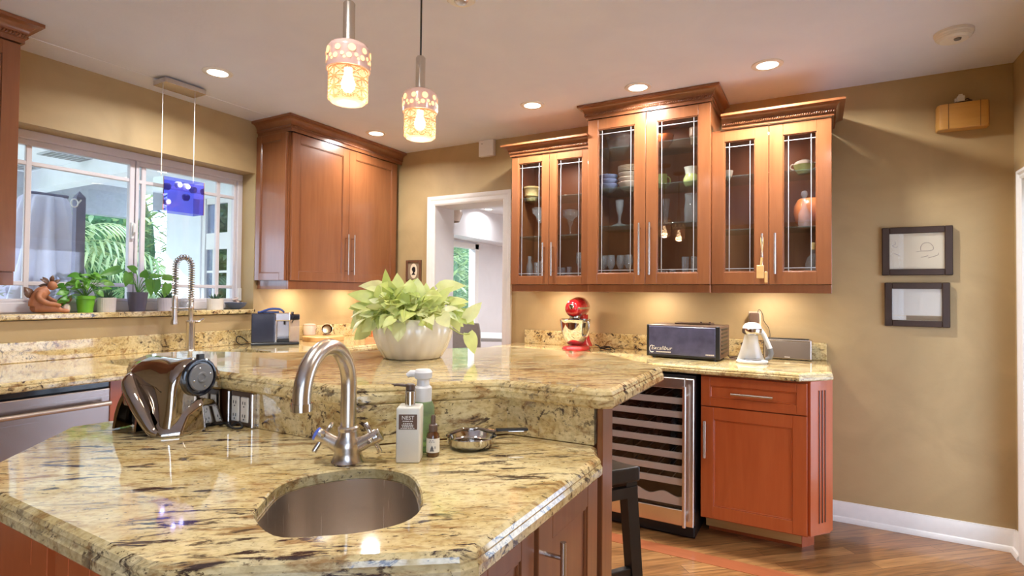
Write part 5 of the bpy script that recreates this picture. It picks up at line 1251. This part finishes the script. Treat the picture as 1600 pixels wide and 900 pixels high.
t = thing('ceiling_speaker', 'round white fixture on the ceiling at the top edge of the photo', 'ceiling fixture', (-1.247, 1.800, H))
bm = B(); lathe(bm, [(0, 0), (.060, 0), (.060, -.006), (.052, -.012), (.030, -.014), (0, -.014)], 36); obj('rim', bm, 'trim', t, 30)
bm = B(); lathe(bm, [(0, -.0142), (.028, -.0142), (.024, -.020), (0, -.022)], 24); obj('center_cap', bm, 'nickel', t, 30)
# ------------------------------------------------------------------ ceiling lights
def can(x, y, label, z=H, w=1, group=None, col=CAN_COL):
    t = thing('recessed_light', label, 'ceiling light', (x, y, z), 0, group)
    bm = B(); lathe(bm, [(.052, -.006), (.060, -.008), (.074, -.004), (.076, -.0005), (.052, -.0005)], 40); obj('trim_ring', bm, 'trim', t, 40)
    bm = B(); lathe(bm, [(0, -.004), (.052, -.004)], 32); obj('lens', bm, 'caneon', t)
    l = bpy.data.lights.new('downlight', 'AREA'); l.shape = 'DISK'; l.size = .10; l.energy = CAN_W*w; l.color = col; l.spread = R(160)
    o = bpy.data.objects.new('downlight', l); C.objects.link(o); o.parent = t; o.location = (0, 0, -.010)
    return t
can(-2.840, 1.799, 'lit recessed ceiling light above the kitchen sink, beside the blue pendant', w=.7)
can(-2.864, 3.051, 'lit recessed ceiling light in front of the corner wall cabinet', w=.45)
can(-1.557, 3.045, 'lit recessed ceiling light in front of the left glass-door cabinet')
can(-.889, 3.059, 'lit recessed ceiling light in front of the tallest glass-door cabinet', w=.5)
can(-.218, 3.066, 'lit recessed ceiling light in front of the right glass-door cabinet', w=1.25)
for x, y, w_ in ((-.95, .66, .35), (.15, 1.35, .5)): can(x, y, 'added recessed ceiling fill light in the near half of the room, out of frame', w=w_, group='added fill lights in the near half of the room')  # unseen ceiling lights added as fill over the island side
can(-4.03, 6.55, 'lit recessed ceiling light in the dining room beyond the doorway', w=.3, col=(.95, .97, 1)); can(-2.4, 6.0, 'added recessed fill light deep in the dining room, out of frame', w=1.8, col=(.95, .97, 1)); can(-2.4, 8.0, 'added recessed fill light at the far end of the dining room, out of frame', w=1.8, col=(.95, .97, 1))  # last two are unseen, added to brighten the dining room
# under-cabinet lamps
for x, y, nm in ((-1.55, 3.42, 'left'), (-.89, 3.42, 'tallest'), (-.24, 3.42, 'right')):
    t = thing('puck_light', 'small lit puck light under the %s glass-door cabinet' % nm, 'cabinet light', (x, y, 1.300))
    bm = B(); lathe(bm, [(0, .016), (.032, .016), (.034, .004), (.028, 0), (.024, 0)], 28); obj('housing', bm, 'nickel', t, 40)
    bm = B(); lathe(bm, [(0, .001), (.024, .001)], 24); obj('lens', bm, 'caneon', t)
    l = bpy.data.lights.new('puck', 'AREA'); l.shape = 'DISK'; l.size = .05; l.energy = UNDER_W; l.color = UNDER_COL; o = bpy.data.objects.new('puck', l); C.objects.link(o); o.parent = t; o.location = (0, 0, -.003)
for x, y, nm in ((-3.27, 2.75, 'near'), (-3.27, 3.30, 'far')):
    t = thing('puck_light', 'small lit puck light under the %s half of the corner wall cabinet' % nm, 'cabinet light', (x, y, 1.300))
    bm = B(); lathe(bm, [(0, .026), (.032, .026), (.034, .004), (.028, 0), (.024, 0)], 28); obj('housing', bm, 'nickel', t, 40)
    bm = B(); lathe(bm, [(0, .001), (.024, .001)], 24); obj('lens', bm, 'caneon', t)
    l = bpy.data.lights.new('puck', 'AREA'); l.shape = 'DISK'; l.size = .05; l.energy = UNDER_W; l.color = UNDER_COL; o = bpy.data.objects.new('puck', l); C.objects.link(o); o.parent = t; o.location = (0, 0, -.003)
# small lights inside the glass cabinets
for x, y, z, nm in ((-1.55, 3.36, 2.176, 'left'), (-.89, 3.34, 2.336, 'tallest'), (-.225, 3.36, 2.176, 'right')):
    t = thing('cabinet_spot', 'tiny lit spot in the top of the %s glass-door cabinet' % nm, 'cabinet light', (x, y, z))
    bm = B(); lathe(bm, [(0, -.001), (.026, -.001), (.026, -.008), (.020, -.010), (.018, -.007)], 24); obj('rim', bm, 'nickel', t, 40)
    bm = B(); lathe(bm, [(0, -.0065), (.018, -.0065)], 20); obj('lens', bm, 'caneon', t)
    l = bpy.data.lights.new('cabinet_glow', 'AREA'); l.shape = 'DISK'; l.size = .036; l.energy = 1.1; l.color = (1, .84, .72); o = bpy.data.objects.new('cabinet_glow', l); C.objects.link(o); o.parent = t; o.location = (0, 0, -.012)
# island pendants
def pendant(x, y, zt, label):
    """zt = top of the ceramic collar"""
    t = thing('pendant_light', label, 'pendant light', (x, y, zt)); dz = H-zt
    bm = B(); lathe(bm, [(0, dz-.001), (.055, dz-.001), (.055, dz-.014), (.045, dz-.022), (0, dz-.024)], 30); obj('ceiling_rose', bm, 'nickel', t, 40)
    bm = B(); tube(bm, [(0, 0, dz-.02), (0, 0, .115)], .0032, 8); obj('cord', bm, 'cordblack', t, 60)
    bm = B(); lathe(bm, [(0, .12), (.012, .12), (.0165, .114), (.0165, .008), (.019, .002), (0, .0)], 26); obj('socket_tube', bm, 'nickel', t, 40)
    bm = B(); lathe(bm, [(.012, .004), (.030, .003), (.052, -.008), (.0585, -.018), (.0595, -.024), (.0605, -.078), (.0575, -.079), (.0565, -.026), (.050, -.014), (.012, -.002)], 44); cl = obj('collar', bm, 'pinkcer', t, 40)
    bm = B(); n = 10
    for k in range(n):
        a = 2*pi*k/n
        for da, z, r in ((0, -.034, .0105 if k % 2 else .0085), (-.12, -.056, .0075), (.20, -.052, .0055), (.30, -.062, .0042)):
            c = Vector((cos(a+da), sin(a+da), 0)); s_ = Vector((-sin(a+da), cos(a+da), 0)); q = .0612
            bm.faces.new([bm.verts.new((c*(q*1.0)+s_*r*cos(b)+Vector((0, 0, z+r*sin(b))))) for b in [2*pi*i/14 for i in range(14)]])
    obj('perforation', bm, 'glowdot', cl)
    # pressed glass jar with raised squares
    nu, nz = 112, 30; rows = []
    bm = B(); z0, z1 = -.078, -.168
    def line(i, j):
        ci, cj = (i % 14), (j % 10); return ci == 0 or cj == 0 or abs(ci/14-cj/10) < .06 or abs(ci/14+cj/10-1) < .06
    for j in range(nz+1):
        z = z0+(z1-z0)*j/nz; row = []
        for i in range(nu):
            a = 2*pi*i/nu; r = .0525+(.0022 if line(i, j) else 0)
            if j >= nz-1: r -= .004*(j-nz+2)
            row.append(bm.verts.new((r*cos(a), r*sin(a), z)))
        rows.append(row)
    for j, (a, b) in enumerate(zip(rows, rows[1:])):
        for k in range(nu):
            f = bm.faces.new((a[k], a[(k+1) % nu], b[(k+1) % nu], b[k]))
            if line(k, j): f.material_index = 1
    ring = rows[-1]; inner = [bm.verts.new((.030*cos(2*pi*i/nu), .030*sin(2*pi*i/nu), z1-.002)) for i in range(nu)]
    for k in range(nu): bm.faces.new((ring[k], ring[(k+1) % nu], inner[(k+1) % nu], inner[k]))
    bm.faces.new(inner); obj('glass_jar', bm, ['jarglass', 'jarline'], t, label='pressed glass jar shade')
    bm = B(); lathe(bm, [(0, -.138), (.010, -.136), (.018, -.126), (.020, -.114), (.015, -.098), (.011, -.088), (.011, -.07), (0, -.07)], 24); obj('bulb', bm, 'bulb', t, 60)
    l = bpy.data.lights.new('pendant_glow', 'POINT'); l.energy = BULB_W; l.color = BULB_COL; l.shadow_soft_size = .03; o = bpy.data.objects.new('pendant_glow', l); C.objects.link(o); o.parent = t; o.location = (0, 0, -.155)
def jar(name, col, a0, a1, em):
    m, nt, b = mat(name); b.inputs['Base Color'].default_value = (*col, 1); b.inputs['Roughness'].default_value = .12
    t = N(nt, 'BsdfTransparent'); t.inputs[0].default_value = (1, .88, .72, 1); mx = N(nt, 'MixShader'); lw = N(nt, 'LayerWeight'); lw.inputs[0].default_value = .4
    tl = N(nt, 'BsdfTranslucent'); tl.inputs[0].default_value = (*col, 1); m2 = N(nt, 'MixShader'); m2.inputs[0].default_value = .5
    nt.links.new(b.outputs[0], m2.inputs[1]); nt.links.new(tl.outputs[0], m2.inputs[2])
    mr = N(nt, 'MapRange'); mr.inputs[3].default_value = a0; mr.inputs[4].default_value = a1
    nt.links.new(lw.outputs['Facing'], mr.inputs[0]); nt.links.new(mr.outputs[0], mx.inputs[0]); nt.links.new(t.outputs[0], mx.inputs[1]); nt.links.new(m2.outputs[0], mx.inputs[2]); nt.links.new(mx.outputs[0], nt.nodes['Material Output'].inputs[0])
    return m
M['jarglass'] = jar('pressed_glass', (.98, .80, .64), .08, .6, 0)
M['jarline'] = jar('pressed_glass_ridge', (.42, .19, .10), .65, .95, 0)
pendant(-1.158, 1.118, 1.957, 'nearer of the two lit pressed glass pendant lights over the bar')
pendant(-1.205, 1.498, 1.957, 'farther and lower looking of the two lit pressed glass pendant lights over the bar')
# blue glass pendant over the sink
t = thing('blue_pendant_light', 'blue acrylic box pendant hanging on two wires in front of the window', 'pendant light', (-3.19, 1.80, 1.79))
dz = H-.008-1.79
bm = B(); box(bm, -.062, -.115, dz-.030, .062, .115, dz-.0005, .002); obj('canopy', bm, 'steel', t, label='flat steel ceiling canopy')
for y in (-.095, .085):
    bm = B(); tube(bm, [(0, y, dz-.03), (0, y+.0, .095)], .0022, 6); obj('suspension_wire', bm, 'cordwire', t)
for x in (-.048, .048):
    bm = B(); box(bm, x-.0025, -.105, -.095, x+.0025, .118, .095); obj('blue_panel', bm, 'blueacrylic', t, label='clear blue acrylic panel')
for y in (-.108, .120):
    bm = B(); box(bm, -.050, y-.002, -.095, .050, y+.002, .095); obj('mirror_end', bm, 'mirror', t, label='mirrored end plate')
for y, z, m in ((-.062, .045, 0), (-.062, -.040, 1), (.0, .065, 1), (.045, .062, 1), (.045, .0, 0), (.085, .05, 0)):
    bm = B(); lathe(bm, [(0, -.016), (.012, -.016), (.020, -.004), (.021, .012), (.014, .020), (0, .020)], 18, (0, y, z)); s = obj('socket_cup', bm, 'black' if not m else 'white', t, 40)
    if m:
        bm = B(); ell(bm, (.018, y, z), (.011, .011, .011), 14, 8); obj('bulb', bm, 'bulbcool', s, 180)
# ------------------------------------------------------------------ things behind the glass doors
def gl(name, label, cat, prof, x, z, m='drink', y=3.45, group=None, part='body', seg=26):
    bm = B(); lathe(bm, prof, seg); return tag(obj(name, bm, m, None, 50, loc=(x, y, z)), label, cat, group)
def tumbler(r, h): return [(0, 0), (r*.86, 0), (r, h), (r-.0022, h), (r*.86-.002, .008), (0, .007)]
def wine(r, h): return [(0, 0), (r*.85, 0), (r*.8, .003), (.004, .008), (.0035, h*.45), (r*.55, h*.50), (r, h*.68), (r*.82, h), (r*.80, h), (r*.96, h*.68), (r*.5, h*.515), (0, h*.49)]
def bowl(r, h, f=.5): return [(0, 0), (r*f, 0), (r*f, h*.08), (r*.80, h*.42), (r, h*.96), (r*.97, h), (r*.93, h*.95), (r*.74, h*.45), (r*f*.8, h*.15), (0, h*.12)]
L0, M0, R0_ = 1.335, 1.335, 1.335
# left cabinet
gl('bowl', 'yellow stoneware bowl on the upper shelf of the left glass cabinet', 'bowl', [(0, 0), (.036, 0), (.040, .03), (.050, .034), (.056, .085), (.060, .088), (.060, .100), (.054, .100), (.048, .04), (0, .03)], -1.765, 1.909, 'yellowware')
gl('cocktail_glass', 'wide rimmed cocktail glass on the lower shelf of the left glass cabinet', 'glass', [(0, 0), (.036, 0), (.034, .003), (.004, .01), (.004, .10), (.018, .12), (.024, .15), (.050, .175), (.056, .21), (.054, .21), (.047, .177), (0, .125)], -1.700, 1.6455)
gl('goblet', 'wide bowled goblet behind the right door of the left glass cabinet', 'glass', [(0, 0), (.035, 0), (.033, .003), (.005, .012), (.007, .06), (.016, .09), (.026, .125), (.052, .14), (.055, .18), (.053, .18), (.049, .143), (0, .10)], -1.466, 1.6455)
gl('carafe', 'slim tall glass carafe in the bottom left of the left glass cabinet', 'carafe', [(0, 0), (.024, 0), (.026, .005), (.025, .11), (.012, .15), (.014, .185), (.012, .185), (.010, .15), (.022, .108), (0, .008)], -1.776, L0)
for x, r, h, l in ((-1.720, .020, .14, 'left of the pair of straight glasses beside the slim carafe'), (-1.678, .020, .15, 'right of the pair of straight glasses beside the slim carafe')): gl('tumbler', l, 'glass', tumbler(r, h), x, L0)
for x, h, l in ((-1.555, .105, 'leftmost of the three short tumblers in the left glass cabinet'), (-1.512, .10, 'middle one of the three short tumblers in the left glass cabinet'), (-1.468, .105, 'rightmost of the three short tumblers in the left glass cabinet')): gl('tumbler', l, 'glass', tumbler(.019, h), x, L0, y=3.44)
gl('wine_glass', 'stemmed wine glass at the bottom right of the left glass cabinet', 'wine glass', wine(.030, .20), -1.392, L0)
# middle cabinet
gl('glass_bowl', 'large clear glass bowl on the top shelf of the tallest cabinet', 'bowl', bowl(.085, .115), -1.130, 2.1725)
for i in range(3): gl('bowl', ('lowest', 'middle', 'topmost')[i]+' of the stacked blue bowls in the tallest cabinet', 'bowl', bowl(.062, .052, .45), -1.190, 1.9205+.030*i, 'blueware', y=3.43)
for i in range(3): gl('bowl', ('lowest', 'second', 'third')[i]+' of the stacked pale bowls in the tallest cabinet', 'bowl', bowl(.072, .060, .45), -1.060, 1.9205+.030*i, 'creamplate', y=3.46)
for i in range(4): gl('plate', ('lowest', 'second lowest', 'second highest', 'topmost')[i]+' pale plate of the pile on the pale bowls in the tallest cabinet', 'plate', [(0, 0), (.05, 0), (.074, .008), (.074, .010), (.05, .003), (0, .003)], -1.060, 2.043+.0104*i, 'creamplate', y=3.46)
gl('compote', 'clear glass compote with a tall stem and wide foot in the tallest cabinet', 'vase', [(0, 0), (.063, 0), (.064, .006), (.045, .022), (.012, .035), (.008, .06), (.012, .08), (.020, .11), (.026, .17), (.028, .185), (.026, .185), (.018, .11), (0, .08)], -1.120, 1.6845)
for i, (x, y) in enumerate(((-1.222, 3.44), (-1.166, 3.42), (-1.108, 3.44), (-1.050, 3.42))): gl('wine_glass', ('first', 'second', 'third', 'fourth')[i]+' wine glass from the left on the floor of the tallest cabinet', 'wine glass', wine(.028, .175), x, M0, y=y)
gl('bowl', 'orange bowl on the top shelf of the tallest cabinet', 'bowl', bowl(.062, .082), -.836, 2.1725, 'orangeware')
gl('cup', 'ivory handleless cup on the top shelf, right side of the tallest cabinet', 'cup', [(0, 0), (.022, 0), (.024, .05), (.031, .055), (.031, .105), (.028, .105), (.026, .06), (0, .02)], -.650, 2.1725, 'creamplate')
t = thing('mug', 'pale green mug with handle on the middle shelf of the tallest cabinet', 'mug', (-.845, 3.45, 1.9205))
bm = B(); lathe(bm, [(0, 0), (.028, 0), (.030, .004), (.030, .09), (.027, .09), (.026, .01), (0, .008)], 26); obj('body', bm, 'greenware', t, 50)
bm = B(); tube(bm, [(.028+.022*sin(a), 0, .046+.028*cos(a)) for a in [pi*i/10 for i in range(11)]], .004, 8); obj('handle', bm, 'greenware', t, 60)
t = thing('pitcher', 'pale green and white pitcher on the middle shelf of the tallest cabinet', 'pitcher', (-.668, 3.45, 1.9205))
bm = B(); lathe(bm, [(0, 0), (.034, 0), (.046, .02), (.048, .045), (.034, .075)], 26); obj('body', bm, 'greenware', t, 50)
bm = B(); lathe(bm, [(.0345, .074), (.038, .10), (.044, .118), (.040, .118), (.033, .09)], 26, fn=lambda a, z: 1+.12*max(0, cos(a))**6*(z > .09)); obj('rim', bm, 'cream', t, 50, label='white flared rim')
gl('vase', 'slim clear flared vase in the middle of the tallest cabinet', 'vase', [(0, 0), (.014, 0), (.013, .02), (.026, .17), (.024, .17), (.010, .022), (0, .015)], -.822, 1.6845)
t = thing('glass_pitcher', 'clear glass pitcher on the lower shelf of the tallest cabinet', 'pitcher', (-.668, 3.45, 1.6845))
bm = B(); lathe(bm, [(0, 0), (.034, 0), (.040, .01), (.042, .10), (.036, .15), (.040, .19), (.038, .19), (.033, .15), (.039, .1), (.036, .012), (0, .008)], 28); obj('body', bm, 'drink', t, 50)
bm = B(); tube(bm, [(.038+.026*sin(a), 0, .10+.055*cos(a)) for a in [pi*i/10 for i in range(11)]], .0045, 8); obj('handle', bm, 'drink', t, 60)
for i, (x, y, h) in enumerate(((-.872, 3.42, .07), (-.822, 3.42, .07), (-.772, 3.42, .08))): gl('tumbler', ('leftmost', 'middle', 'rightmost')[i]+' of the three low tumblers at the bottom of the tallest cabinet', 'glass', tumbler(.021, h), x, M0, y=y)
for i, x in enumerate((-.700, -.645)): gl('tumbler', ('left', 'right')[i]+' one of the two tall tumblers at the bottom right of the tallest cabinet', 'glass', tumbler(.023, .155), x, M0, y=3.44)
# right cabinet
gl('bowl', 'small white footed bowl on the top shelf of the right glass cabinet', 'bowl', bowl(.034, .058, .4), -.462, 1.9355, 'cream')
gl('dish', 'dark green shallow dish at the bottom of the right glass cabinet', 'dish', bowl(.066, .055, .5), -.395, R0_, 'bronze')
gl('dish', 'small pink dish at the bottom of the right glass cabinet', 'dish', bowl(.030, .03, .5), -.322, R0_+.0, 'pinkware', y=3.38)
t = thing('tureen', 'pale green covered dish on the top shelf of the right glass cabinet', 'tureen', (-.060, 3.45, 1.9355))
bm = B(); lathe(bm, bowl(.054, .052, .55), 28); obj('bowl', bm, 'greenware', t, 50)
bm = B(); lathe(bm, [(.053, .0525), (.046, .066), (.025, .078), (0, .081)], 28, fn=lambda a, z: 1+.06*sin(a*9)); obj('lid', bm, 'cream', t, 50, label='ruffled white lid')
for s in (-1, 1):
    bm = B(); tube(bm, [(s*(.050+.018*sin(a)), 0, .045+.016*cos(a)) for a in [pi*i/8 for i in range(9)]], .004, 8); obj('handle', bm, 'cream', t, 60)
gl('decanter', 'clear stoppered decanter in front of the orange vase in the right glass cabinet', 'decanter', [(0, 0), (.028, 0), (.032, .02), (.030, .07), (.012, .11), (.010, .14), (.014, .145), (.008, .16), (.018, .175), (.014, .195), (0, .20)], -.056, 1.6305, y=3.37)
gl('vase', 'big round orange vase on the lower shelf of the right glass cabinet', 'vase', [(0, 0), (.045, 0), (.070, .04), (.080, .09), (.078, .13), (.060, .165), (.054, .17), (.055, .16), (.07, .12), (0, .03)], -.034, 1.6305, 'orangeware', y=3.49)
t = thing('corked_bottle', 'square clear bottle with a cork at the bottom right of the right glass cabinet', 'bottle', (-.015, 3.44, R0_))
bm = B(); lathe(bm, [(0, 0), (.034, 0), (.038, .01), (.038, .10), (.030, .13), (.013, .15), (.013, .175), (0, .175)], 8); obj('body', bm, 'drink', t, 30)
bm = B(); cyl(bm, 0, 0, .1755, .215, .012, 16, .002); obj('cork', bm, 'maple', t, 40)
gl('jar', 'small pale jar at the left behind the right door of the right glass cabinet', 'jar', tumbler(.028, .045), -.165, R0_, 'cream')
t = thing('wooden_tag', 'carved wooden tag hanging from a handle of the right glass cabinet', 'ornament', (-.256, 3.241, 1.57))
bm = B(); tube(bm, [(-.007, .007, 0), (0, .0, .010), (.007, .007, 0), (.004, -.003, -.05), (0, -.004, -.11), (-.004, -.003, -.05)], .0018, 6, closed=True); obj('string', bm, 'maple', t)
bm = B(); box(bm, -.026, -.014, -.222, .010, -.004, -.150, .003); box(bm, .012, -.012, -.245, .028, -.005, -.185, .003); tube(bm, [(-.004, -.009, -.15), (.0, -.007, -.108)], .006, 8); obj('tag', bm, 'maple', t)
# ------------------------------------------------------------------ dining room things
def chair(x, y, rz, label, m='chair'):
    t = thing('dining_chair', label, 'chair', (x, y, 0), rz)
    bm = B(); box(bm, -.225, -.22, .40, .225, .22, .48, .02, 3); obj('seat', bm, m, t, 40)
    bm = B(); rows = []
    for k in range(7):
        z = .42+.55*k/6; yy = .20+.06*(k/6)**1.5; w = .225-.012*(k == 6); rows.append([bm.verts.new(c) for c in ((-w, yy, z), (w, yy, z), (w, yy+.05, z), (-w, yy+.05, z))])
    for a, b in zip(rows, rows[1:]):
        for k in range(4): bm.faces.new((a[k], a[(k+1) % 4], b[(k+1) % 4], b[k]))
    bm.faces.new(rows[0]); bm.faces.new(rows[-1]); o = obj('backrest', bm, m, t); md = o.modifiers.new('b', 'BEVEL'); md.width = .012; md.segments = 2; md.limit_method = 'ANGLE'; md.angle_limit = R(50)
    for sx in (-.2, .2):
        for sy in (-.19, .19): bm = B(); box(bm, sx-.02, sy-.02, 0, sx+.02, sy+.02, .41, .003); obj('leg', bm, 'espresso', t)
chair(-3.10, 4.60, R(200), 'left of the pale upholstered dining chairs seen through the doorway, behind the pothos')
chair(-2.72, 5.05, R(236), 'tilted looking pale upholstered dining chair seen in the middle of the doorway')
chair(-3.10, 6.70, R(20), 'white upholstered dining chair on the far side of the table in the doorway', 'cream')
t = thing('dining_table', 'white dining table in the room beyond the doorway', 'table', (-3.45, 5.55, 0), R(20))
bm = B(); box(bm, -.75, -.42, .72, .75, .42, .76, .006); obj('tabletop', bm, 'trim', t)
for sx in (-.66, .66):
    for sy in (-.35, .35): bm = B(); box(bm, sx-.03, sy-.03, 0, sx+.03, sy+.03, .72, .003); obj('leg', bm, 'trim', t)
t = thing('woven_lamp', 'pinkish woven lamp shade hanging just inside the doorway', 'pendant light', (-3.17, 4.42, 1.96))
bm = B(); lathe(bm, [(.03, .26), (.10, .18), (.13, .08), (.10, .0), (.095, 0), (.125, .08), (.095, .178), (.028, .255)], 32, fn=lambda a, z: 1+.03*sin(a*16)*sin(z*90)); obj('shade', bm, 'creamplate', t, 40)
bm = B(); tube(bm, [(0, 0, .25), (0, 0, H-1.96)], .004, 8); lathe(bm, [(0, H-1.96-.001), (.05, H-1.96-.001), (.04, H-1.96-.02), (0, H-1.96-.022)], 20); obj('cord', bm, 'cordblack', t)
t = thing('fabric_bag', 'red and blue fabric bag standing against the doorway trim in the dining room', 'bag', (-2.35, 5.75, 0), R(10))
bm = B(); box(bm, -.2, -.15, 0, .2, .15, .55, .03, 3); obj('lower_bag', bm, 'slate', t, 40)
bm = B(); box(bm, -.18, -.13, .55, .18, .13, 1.0, .03, 3); obj('upper_bag', bm, 'orangeware', t, 40)
# ------------------------------------------------------------------ outside the window
t = thing('draped_rack', 'lavender cloth draped over a hanger rack on the patio outside the window', 'draped cloth', (-5.25, 1.96, 0))
bm = B(); n = 64; rows = []
random.seed(8)
for j, (z, rx, ry_) in enumerate(((1.985, .02, .03), (1.98, .05, .115), (1.95, .075, .135), (1.85, .10, .155), (1.65, .12, .185), (1.45, .15, .225), (1.28, .18, .265), (1.16, .20, .30), (1.02, .22, .335))):
    row = []
    for i in range(n):
        a = 2*pi*i/n; f = 1+(.22+.30*j/8)*(abs(sin(a*5+j*.08+.4))*1.5-.85+.3*sin(a*9+1.3)); zz = z
        if j == 8: zz = z+.10+.17*sin(a*2+.6)+.09*sin(a*5)
        if j == 7: zz = z+.06*sin(a*2+.6)
        row.append(bm.verts.new((rx*f*cos(a), ry_*f*sin(a)-.012*j, zz)))
    rows.append(row)
for a, b in zip(rows, rows[1:]):
    for k in range(n): bm.faces.new((a[k], a[(k+1) % n], b[(k+1) % n], b[k]))
bm.faces.new(rows[0]); obj('cloth', bm, 'cloth', t, 180)
bm = B(); tube(bm, [(0, 0, 0), (0, 0, 1.98)], .02, 10); tube(bm, [(0, -.12, 1.995), (0, .14, 1.995)], .012, 8); box(bm, -.2, -.2, 0, .2, .2, .04); obj('rack', bm, 'greypost', t)
t = thing('wooden_post', 'grey wooden post with a pointed top beside the lavender cloth outside', 'post', (-4.88, 2.022, 0))
bm = B(); w = .030; box(bm, -w, -w, 0, w, w, 1.95); v = [bm.verts.new(c) for c in ((-w, -w, 1.95), (w, -w, 1.95), (w, w, 1.95), (-w, w, 1.95), (0, 0, 2.0))]
for i in range(4): bm.faces.new((v[i], v[(i+1) % 4], v[4]))
obj('shaft', bm, 'greypost', t)
bm = B(); tube(bm, [(.035, -.045+.022*cos(a), 1.90+.03*sin(a)) for a in [2*pi*i/20 for i in range(20)]], .005, 8, closed=True); tube(bm, [(.03, -.02, 1.90), (.03, .0, 1.93)], .006, 8); obj('ring_hook', bm, 'white', t, label='white ring hook')
def vent(x, y, rz, label):
    t = thing('ceiling_vent', label, 'vent', (x, y, 2.75), rz); bm = B(); box(bm, -.16, -.30, -.012, .16, .30, -.001, .003); obj('frame', bm, 'patiobeam', t)
    bm = B()
    for i in range(10): box(bm, -.14, -.27+i*.055, -.016, .14, -.24+i*.055, -.012)
    obj('louver', bm, 'grey', t)
vent(-7.35, 3.0, 0, 'right of the two grey vents in the white patio ceiling outside'); vent(-8.5, 2.75, 0, 'left of the two grey vents in the white patio ceiling outside, near the post')
def palm(x, y, h, n, L, label, m='palm', seed=1):
    random.seed(seed); t = thing('palm_tree', label, 'tree', (x, y, -.06)); bm = B()
    tube(bm, smooth_pts([(0, 0, 0), (.05, .05, h*.5), (0, .1, h)], 5), .09, 12); obj('trunk', bm, 'trunk', t, 60); bm = B()
    for k in range(n):
        a = 2*pi*k/n+random.uniform(-.2, .2); el = random.uniform(-.1, 1.2); d = Vector((cos(a)*cos(el), sin(a)*cos(el), sin(el))); b = Vector((0, .1, h)); pts = [b+d*L*s-Vector((0, 0, 1))*(.55*L*s*s) for s in [i/14 for i in range(15)]]
        tube(bm, pts, .010, 4)
        for i in range(2, 15):
            dd = (pts[i]-pts[i-1]).normalized(); s_ = dd.cross(Vector((0, 0, 1))).normalized()
            for q in (-1, 1): leaf_blade(bm, pts[i], s_*q+dd*.6-Vector((0, 0, .35)), (0, 0, 1), L*.34*(1-.4*abs(i/14-.5)), .045, .35, 3)
    obj('fronds', bm, m, t, 180)
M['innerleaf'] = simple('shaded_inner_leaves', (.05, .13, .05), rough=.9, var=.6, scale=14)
def bush(x, y, r, h, n, label, m='shrub', seed=1, L=.26, name='garden_shrub'):
    random.seed(seed); t = thing(name, label, 'shrub', (x, y, -.06)); bm = B(); st_ = B()
    for k in range(n):
        a = random.uniform(0, 2*pi); q = random.uniform(.35, 1)**.5; z = random.uniform(.02, 1); rr = r*q*(sin(pi*min(.98, z*.8+.15)))**.6
        d = Vector((cos(a), sin(a), random.uniform(-.3, .9))); leaf_blade(bm, (rr*cos(a), rr*sin(a), z*h), d, (0, 0, 1), L*random.uniform(.7, 1.4), L*.38, random.uniform(.1, .5), 3)
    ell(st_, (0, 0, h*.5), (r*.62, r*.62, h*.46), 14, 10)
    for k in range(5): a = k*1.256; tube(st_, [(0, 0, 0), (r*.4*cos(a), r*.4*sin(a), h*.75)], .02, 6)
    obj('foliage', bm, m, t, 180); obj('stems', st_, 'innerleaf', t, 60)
palm(-11.2, 4.2, 2.0, 16, 1.7, 'drooping palm in the garden behind the middle of the window', seed=1)
palm(-10.4, 5.8, 1.2, 14, 1.5, 'low drooping palm right of the window mullion in the garden', seed=2)
palm(-10.8, 2.2, 1.7, 14, 1.5, 'golden palm showing left of the lavender cloth in the garden', 'yellowleaf', seed=3)
bush(-13.5, 3.0, 1.6, 4.2, 2340, 'tall shrub behind the wooden post in the garden', seed=4)
bush(-14.0, 6.2, 1.7, 4.4, 2340, 'tall pale shrub behind the drooping palm in the garden', seed=5)
bush(-13.2, 9.2, 1.6, 4.2, 2340, 'tall shrub beside the white patio wall in the garden', seed=6)
bush(-13.2, 0.2, 1.5, 3.8, 1820, 'tall shrub at the far left of the window in the garden', seed=7)
bush(-10.6, 4.4, .7, 1.1, 420, 'low shrub in front of the drooping palm in the garden', seed=9, L=.2)
bush(-10.4, 3.2, .6, 1.0, 360, 'low shrub right of the wooden post in the garden', seed=10, L=.2)
bush(-6.9, 9.0, 1.0, 2.6, 1560, 'shrub outside the dining room window', seed=12, L=.2)
bush(-8.2, 11.2, 1.5, 3.2, 1560, 'tall shrub farther out beyond the dining room window', seed=13, L=.22)
t = thing('orchid', 'pink flowering orchid on the patio at the lower left of the window', 'flower', (-4.35, 1.36, 0))
bm = B(); pot_lathe(bm, .07, .09, .16, c=(0, 0, 0)); obj('pot', bm, 'terracotta', t, 40)
bm = B(); random.seed(14)
tube(bm, [(0, 0, .14), (.02, 0, .7), (.03, .02, 1.28)], .008, 6)
for k in range(26): a = random.uniform(0, 6.28); leaf_blade(bm, (.03, random.uniform(-.06, .06), random.uniform(1.2, 1.33)), (cos(a), sin(a), .6), (0, 0, 1), .12, .022, .5)
obj('leaves', bm, 'shrub', t, 180)
bm = B()
for k in range(16):
    c = Vector((random.uniform(-.05, .09), random.uniform(-.10, .08), random.uniform(1.05, 1.22)))
    for q in range(5): a = q*1.2566; leaf_blade(bm, c, (.3, cos(a), sin(a)), (1, 0, .1), .034, .026, .1, 3)
obj('blossoms', bm, 'pinkorchid', t, 180)
